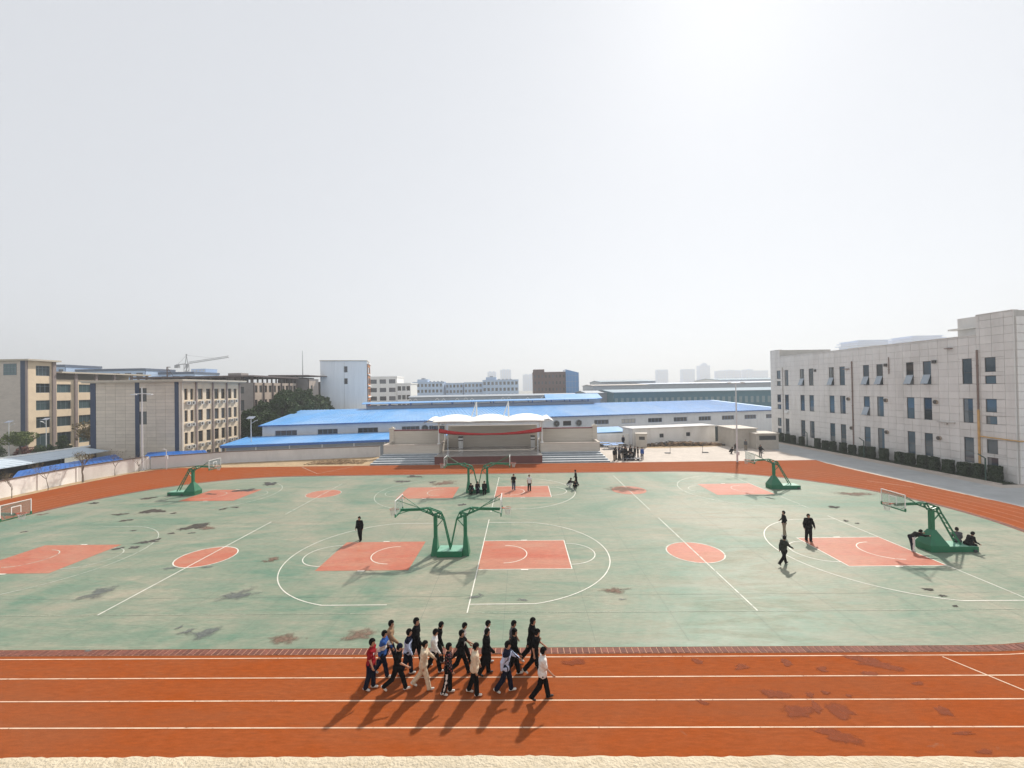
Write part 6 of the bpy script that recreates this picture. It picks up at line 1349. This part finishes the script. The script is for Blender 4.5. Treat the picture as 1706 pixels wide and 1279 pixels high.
    def trf(P):
        pel = rcone(P, hips[0], hips[1], .126, .126); d = pel
        for hip, gl, sy in zip(hips, LG, (1, -1)):
            q0 = hip + V3(0, .012 * sy, 0); q1 = gl[0] + V3(0, .016 * sy, 0); q2 = gl[1] + V3(0, .014 * sy, 0)
            e = smin(pel, rcone(P, q0, q1, .106 + loose * .4, .084 + loose * .3), .05); e = smin(e, rcone(P, q1, q2, .084 + loose * .3, .079 + loose * .3), .03); d = np.minimum(d, e)
        return d + .005 * np.sin(P[..., 2] * 38 + seed) * np.sin(P[..., 0] * 29 + P[..., 1] * 21)
    hb2 = hi.copy(); hb2[2] = min(hi[2], max(P0[2], LG[0][0][2], LG[1][0][2]) + .18); V, F = surf(trf, lo, hb2, vox); mi = None; tm = trmats or [trous]
    if trfun is not None: c = V[F].mean(1); mi = trfun(c[:, 2] / max(P0[2], .1), c[:, 1], c[:, 0])
    finish('trousers', V, F, tm, mi, o)
    for gl in LG:
        def shoef(P, gl=gl): return smin(rcone(P, gl[3], gl[2], .044, .040), rcone(P, gl[1], gl[3], .05, .044), .02)
        q = np.array(gl[1:]); V, F = surf(shoef, q.min(0) - .09, q.max(0) + .09, min(vox, .02)); finish('shoe', V, F, [shoe], None, o)
    return o
def side_stripe(c=1): return lambda t, y_, x_: ((np.abs(y_) > (.104 + .88 * (.084 + .024 * np.clip(t, 0, 1)))) & (t < .86)).astype(int)
def jacket_a(t, y_, x_): return np.where(t > .36, 1, np.where(t > .16, 0, 1)).astype(int)              # blue yoke, white middle, blue hem
def jacket_b(t, y_, x_): return np.where((t > .43) | (np.abs(np.abs(y_) - .20) < .012) | ((t < .20) & (np.abs(y_) < .14)), 1, 0).astype(int)
def floral(t, y_, x_): return ((np.sin(t * 55 + 3) * np.sin(y_ * 60 + 1) * np.sin(x_ * 50)) > .18).astype(int) * (1 + ((np.sin(t * 21) * np.sin(y_ * 25)) > 0).astype(int))
def chest_mark(t, y_, x_): return ((t > .30) & (t < .40) & (y_ < -.05) & (y_ > -.12) & (x_ > .05)).astype(int)
def zip_line(t, y_, x_): return ((np.abs(y_) < .014) & (x_ > .06)).astype(int)
GM = 'students marching in three rows on the track'
W_ = dict(pose='walk', group=GM)
MARCH = [
 (-5.72, 15.85, 1.80, 1.9, dict(label='student in dark red T-shirt and navy trousers, leftmost of the front row', top=RED, sleeve='short', trous=NVY, shoe=SHOE_W, topfun=chest_mark, topmats=[RED, WHT], phase=.25)),
 (-4.71, 15.75, 1.72, 0, dict(label='student in black T-shirt and navy beanie in the front row', top=BLK, sleeve='short', trous=BLK, shoe=SHOE_W, hat=NVY, phase=1.3)),
 (-3.76, 15.88, 1.72, 0, dict(label='student in cream hoodie and cream trousers, front row', top=CRE, trous=CRE, shoe=SHOE_W, hood=True, loose=.012, phase=-1.4)),
 (-2.80, 15.60, 1.76, 0, dict(label='student in dark floral shirt and black trousers with white side stripes', topfun=floral, topmats=[BLK, MAR, GRY], trous=BLK, trfun=side_stripe(), trmats=[BLK, WHT], shoe=SHOE_W, phase=.3)),
 (-1.83, 15.58, 1.78, 0, dict(label='student in cream sweater and black trousers, front row', top=CRE, trous=BLK, shoe=SHOE_W, loose=.012, phase=-.5)),
 (-0.69, 15.68, 1.80, 0, dict(label='student in pale blue and white school jacket with dark bands, front row', topfun=jacket_b, topmats=[LBL, NVY], trous=NVY, shoe=SHOE_W, loose=.012, phase=.7, arms=((38, 20, 10), (-30, 25, 10)))),
 (0.62, 15.30, 1.80, 0, dict(label='student in white T-shirt and black trousers leading the front row', top=WHT, sleeve='short', trous=BLK, shoe=SHOE_B, loose=.01, phase=1.25)),
 (-5.51, 16.60, 1.70, 0, dict(label='student in blue and white school jacket behind the dark red T-shirt', topfun=jacket_a, topmats=[WHT, BLU], trous=NVY, shoe=SHOE_W, phase=-1.2)),
 (-4.56, 16.64, 1.72, 0, dict(label='student in white school jacket with navy yoke in the middle row', topfun=lambda t, y_, x_: (t > .42).astype(int), topmats=[LBL, NVY], trous=NVY, shoe=SHOE_W, phase=.5)),
 (-3.54, 16.70, 1.70, 0, dict(label='student in white long-sleeved top and black trousers, middle row', top=WHT, trous=BLK, shoe=SHOE_W, phase=1.0)),
 (-2.47, 16.63, 1.70, 0, dict(label='student in black T-shirt swinging an arm, middle row', top=BLK, sleeve='short', trous=BLK, shoe=SHOE_B, phase=1.1, arms=((46, 16, 8), (-40, 12, 10)))),
 (-1.51, 16.63, 1.72, 0, dict(label='student in black jacket behind the cream sweater, middle row', top=BLK, trous=BLK, shoe=SHOE_B, loose=.02, phase=.6, hood=True)),
 (-0.41, 16.58, 1.74, 0, dict(label='student in black top half hidden by the pale blue jacket, middle row', top=BLK, trous=BLK, shoe=SHOE_W, phase=.9)),
 (0.40, 16.52, 1.78, 0, dict(label='student in black T-shirt at the right end of the middle row', top=BLK, sleeve='short', trous=BLK, shoe=SHOE_W, phase=-1.3)),
 (-5.45, 17.20, 1.78, 0, dict(label='student in tan jacket at the left end of the back row', topfun=lambda t, y_, x_: (y_ > .02).astype(int), topmats=[TAN, KHA], trous=NVY, shoe=SHOE_W, phase=.9, loose=.01, arms=((-30, 10, 8), (36, 18, 10)))),
 (-4.36, 17.12, 1.90, 0, dict(label='tallest student, all in black, in the back row', top=BLK, trous=BLK, shoe=SHOE_B, phase=1.2, loose=.015)),
 (-3.51, 17.28, 1.66, 0, dict(label='student in black jacket leaning forward in the back row', top=BLK, trous=BLK, shoe=SHOE_W, phase=.8, lean=12)),
 (-2.52, 17.32, 1.64, 0, dict(label='student in grey T-shirt in the middle of the back row', top=cloth('pale grey', (.33, .31, .29)), sleeve='short', trous=BLK, shoe=SHOE_B, phase=1.4)),
 (-1.52, 17.28, 1.68, 0, dict(label='student in white T-shirt behind the black jacket, back row', top=WHT, sleeve='short', trous=BLK, shoe=SHOE_W, phase=.5)),
 (-0.50, 17.26, 1.70, 0, dict(label='student in dark grey T-shirt, second from right in the back row', top=GRY, sleeve='short', trous=BLK, shoe=SHOE_B, phase=-.6)),
 (0.27, 17.20, 1.84, 0, dict(label='student in black hoodie at the right end of the back row', top=BLK, trous=BLK, shoe=SHOE_W, phase=-1.4, hood=True, loose=.015))]
for i, (x, y, h_, _q, kw) in enumerate(MARCH):
    kk = dict(W_); kk.update(kw); person(x=x, y=y, yaw=random.uniform(-.08, .08), h=h_ * 1.0, seed=i + 1, vox=.02, z=.012, head=(random.uniform(-2, 16), random.uniform(-8, 12)), **kk)
GC = 'people on the basketball courts'; zc = .022
person('person in black jacket walking on the left coral key of the near court', -12.02, 31.4, -1.75, 1.74, 'walk', BLK, trous=BLK, vox=.025, z=zc, phase=.4, group=GC, seed=41)
person('person in black top and khaki trousers standing with hands on hips', 19.1, 31.6, 2.9, 1.74, 'stand', BLK, 'long', KHA, SHOE_W, .025, zc, arms=((-12, 60, 30), (-12, 60, 30)), group=GC, seed=42)
person('heavily built person in black standing at the key of the near right court', 20.1, 30.45, -1.6, 1.84, 'stand', BLK, 'long', BLK, SHOE_B, .025, zc, loose=.026, arms=((6, 14, 22), (4, 12, 24)), group=GC, seed=43)
person('person in black walking left of the near right three-point line', 15.96, 26.5, .35, 1.74, 'walk', cloth('dark olive', (.03, .035, .028)), 'long', BLK, SHOE_B, .025, zc, phase=1.35, group=GC, seed=44)
person('person in black bending to push the near right basketball stand', 25.45, 28.5, .05, 1.72, 'bend', BLK, 'long', NVY, SHOE_W, .025, zc, trfun=lambda t, y_, x_: (y_ < -.15).astype(int), trmats=[NVY, WHT], group=GC, seed=45)
person('person in grey with black cap sitting on the near right stand base', 28.9, 29.0, .9, 1.70, 'sit', GRY, 'long', BLK, SHOE_B, .025, zc, seat=.38, hat=BLK, group=GC, seed=46)
person('person in black hunched at the end of the near right stand base', 29.0, 28.5, -.1, 1.72, 'sit', BLK, 'long', BLK, SHOE_B, .025, zc, seat=.38, lean=32, group=GC, seed=47)
person('person in black T-shirt with raised arm on the far court key', -.87, 46.4, -1.5, 1.70, 'stand', BLK, 'short', DEN, SHOE_W, .028, zc, arms=((30, 110, 10), (4, 16, 12)), group=GC, seed=48)
person('person in white T-shirt and dark trousers on the far court key', .82, 46.1, -1.2, 1.68, 'stand', WHT, 'short', BLK, SHOE_B, .028, zc, group=GC, seed=49)
person('person in black standing beside two squatting people on the far court', 6.1, 48.0, 3.0, 1.76, 'walk', BLK, 'long', BLK, SHOE_B, .028, zc, phase=.5, group=GC, seed=50)
person('person in black and white squatting left of the standing person on the far court', 5.1, 47.5, -.3, 1.68, 'squat', BLK, 'long', WHT, SHOE_W, .028, zc, group=GC, seed=51)
person('person in black squatting nearest the camera in the far court trio', 5.75, 46.7, -1.4, 1.68, 'squat', BLK, 'long', BLK, SHOE_B, .028, zc, group=GC, seed=52)
person('person in black sitting at the left post of the far double stand', -5.25, 45.15, -1.8, 1.68, 'sit', BLK, 'long', BLK, SHOE_B, .028, zc, seat=.40, lean=36, group=GC, seed=53)
person('person in black sitting in the middle of the far double stand base', -4.75, 45.5, -1.3, 1.66, 'sit', BLK, 'long', NVY, SHOE_W, .028, zc, seat=.40, lean=24, group=GC, seed=54)
person('person in black sitting upright at the right post of the far double stand', -3.95, 45.15, -1.5, 1.72, 'sit', BLK, 'long', BLK, SHOE_B, .028, zc, seat=.40, lean=8, group=GC, seed=55)
GP = 'people on the plaza'
CR = [(13.9, 64.0, 1.0, 'stand', BLK, KHA, 'person in black at the left edge of the crowd beside the stage'), (14.75, 64.6, -.6, 'stand', GRY, BLK, 'person in grey second from left in the crowd'), (15.35, 63.9, .3, 'bend', BLK, BLK, 'person in black bending at the front of the crowd'), (15.2, 66.6, -1.0, 'stand', DEN, BLK, 'person in dark blue at the back left of the crowd'), (15.9, 65.2, -2.4, 'stand', BLK, BLK, 'person in black in the middle of the crowd'), (16.3, 66.9, -1.6, 'stand', TAN, BLK, 'person in tan at the back of the crowd'), (16.55, 65.0, 2.6, 'bend', BLK, GRY, 'person bending in the middle of the crowd'), (16.9, 66.2, -1.8, 'stand', BLK, BLK, 'taller person in black at the back right of the crowd'), (17.2, 65.1, 3.0, 'squat', WHT, BLK, 'person in white squatting by the trolley'), (17.55, 66.3, -2.6, 'stand', BLK, BLK, 'person in black right of the tan jacket in the crowd'), (18.3, 65.0, -1.6, 'stand', BLU, GRY, 'person in blue jacket at the right edge of the crowd'), (14.5, 65.6, -.4, 'stand', BLK, BLK, 'person in black just behind the left edge of the crowd'), (15.6, 66.0, -2.0, 'stand', GRY, KHA, 'person in grey jacket in the second line of the crowd'), (16.2, 64.3, 2.2, 'squat', BLK, DEN, 'person in black squatting at the front of the trolley'), (16.7, 65.7, -1.2, 'stand', BLK, DEN, 'person in black and denim behind the trolley'), (14.3, 64.9, .5, 'stand', BLK, BLK, 'person in black third from left in the crowd front'), (15.0, 65.3, .2, 'bend', BLK, BLK, 'person in black bending behind the crowd front'), (16.0, 66.4, -1.4, 'stand', BLK, BLK, 'person in black half hidden at the back of the crowd'), (17.0, 64.7, 2.8, 'bend', BLK, BLK, 'person in black bending over the trolley'), (17.8, 65.5, 3.0, 'stand', BLK, GRY, 'person in black beside the blue jacket'), (19.1, 80.2, -1.6, 'stand', NVY, BLK, 'lone person in navy standing by the low wall behind the tables')]
for i, (x, y, yw, ps, tp, tr, lab) in enumerate(CR): person(lab, x, y, yw, 1.74 + .12 * random.random(), ps, tp, 'long', tr, SHOE_B, .032, 0.0, group=GP, seed=60 + i, phase=.3)
for i, (x, y, yw, ps, tp, tr, lab) in enumerate(((33.7, 69.6, -.8, 'squat', BLK, BLK, 'person in black squatting left of the tall lamp post on the plaza'), (35.6, 71.6, -2.0, 'bend', BLK, BLK, 'person in black bending behind the tall lamp post'), (38.0, 73.0, -1.9, 'stand', GRY, KHA, 'person in grey standing in front of the huts'), (36.9, 66.6, -1.5, 'stand', BLK, GRY, 'person in black standing right of the tall lamp post near the track'), (39.2, 69.8, 2.9, 'squat', BLK, WHT, 'person squatting in front of the lower hut'))): person(lab, x, y, yw, 1.70, ps, tp, 'long', tr, SHOE_B, .032, 0.0, group=GP, seed=80 + i)
# ================================================================ hazy air
hz = MB(); hz.box(-2350, -80, BASE - 1.2, 2350, 2350, 140); hzo = hz.build('haze', None) if False else None
me = bpy.data.meshes.new('haze'); me.from_pydata(hz.v, [], hz.f); HZ = bpy.data.materials.new('hazy air'); HZ.use_nodes = True; nt = HZ.node_tree; nt.nodes.clear()
o_ = nt.nodes.new('ShaderNodeOutputMaterial'); pv = nt.nodes.new('ShaderNodeVolumePrincipled'); pv.inputs['Color'].default_value = (.92, .96, 1.0, 1); pv.inputs['Density'].default_value = HAZE_DENSITY; pv.inputs['Anisotropy'].default_value = .28
nt.links.new(pv.outputs[0], o_.inputs['Volume']); me.materials.append(HZ); hzo = link('haze', me); tag(hzo, 'thin pale haze in the air', 'haze', kind='stuff')
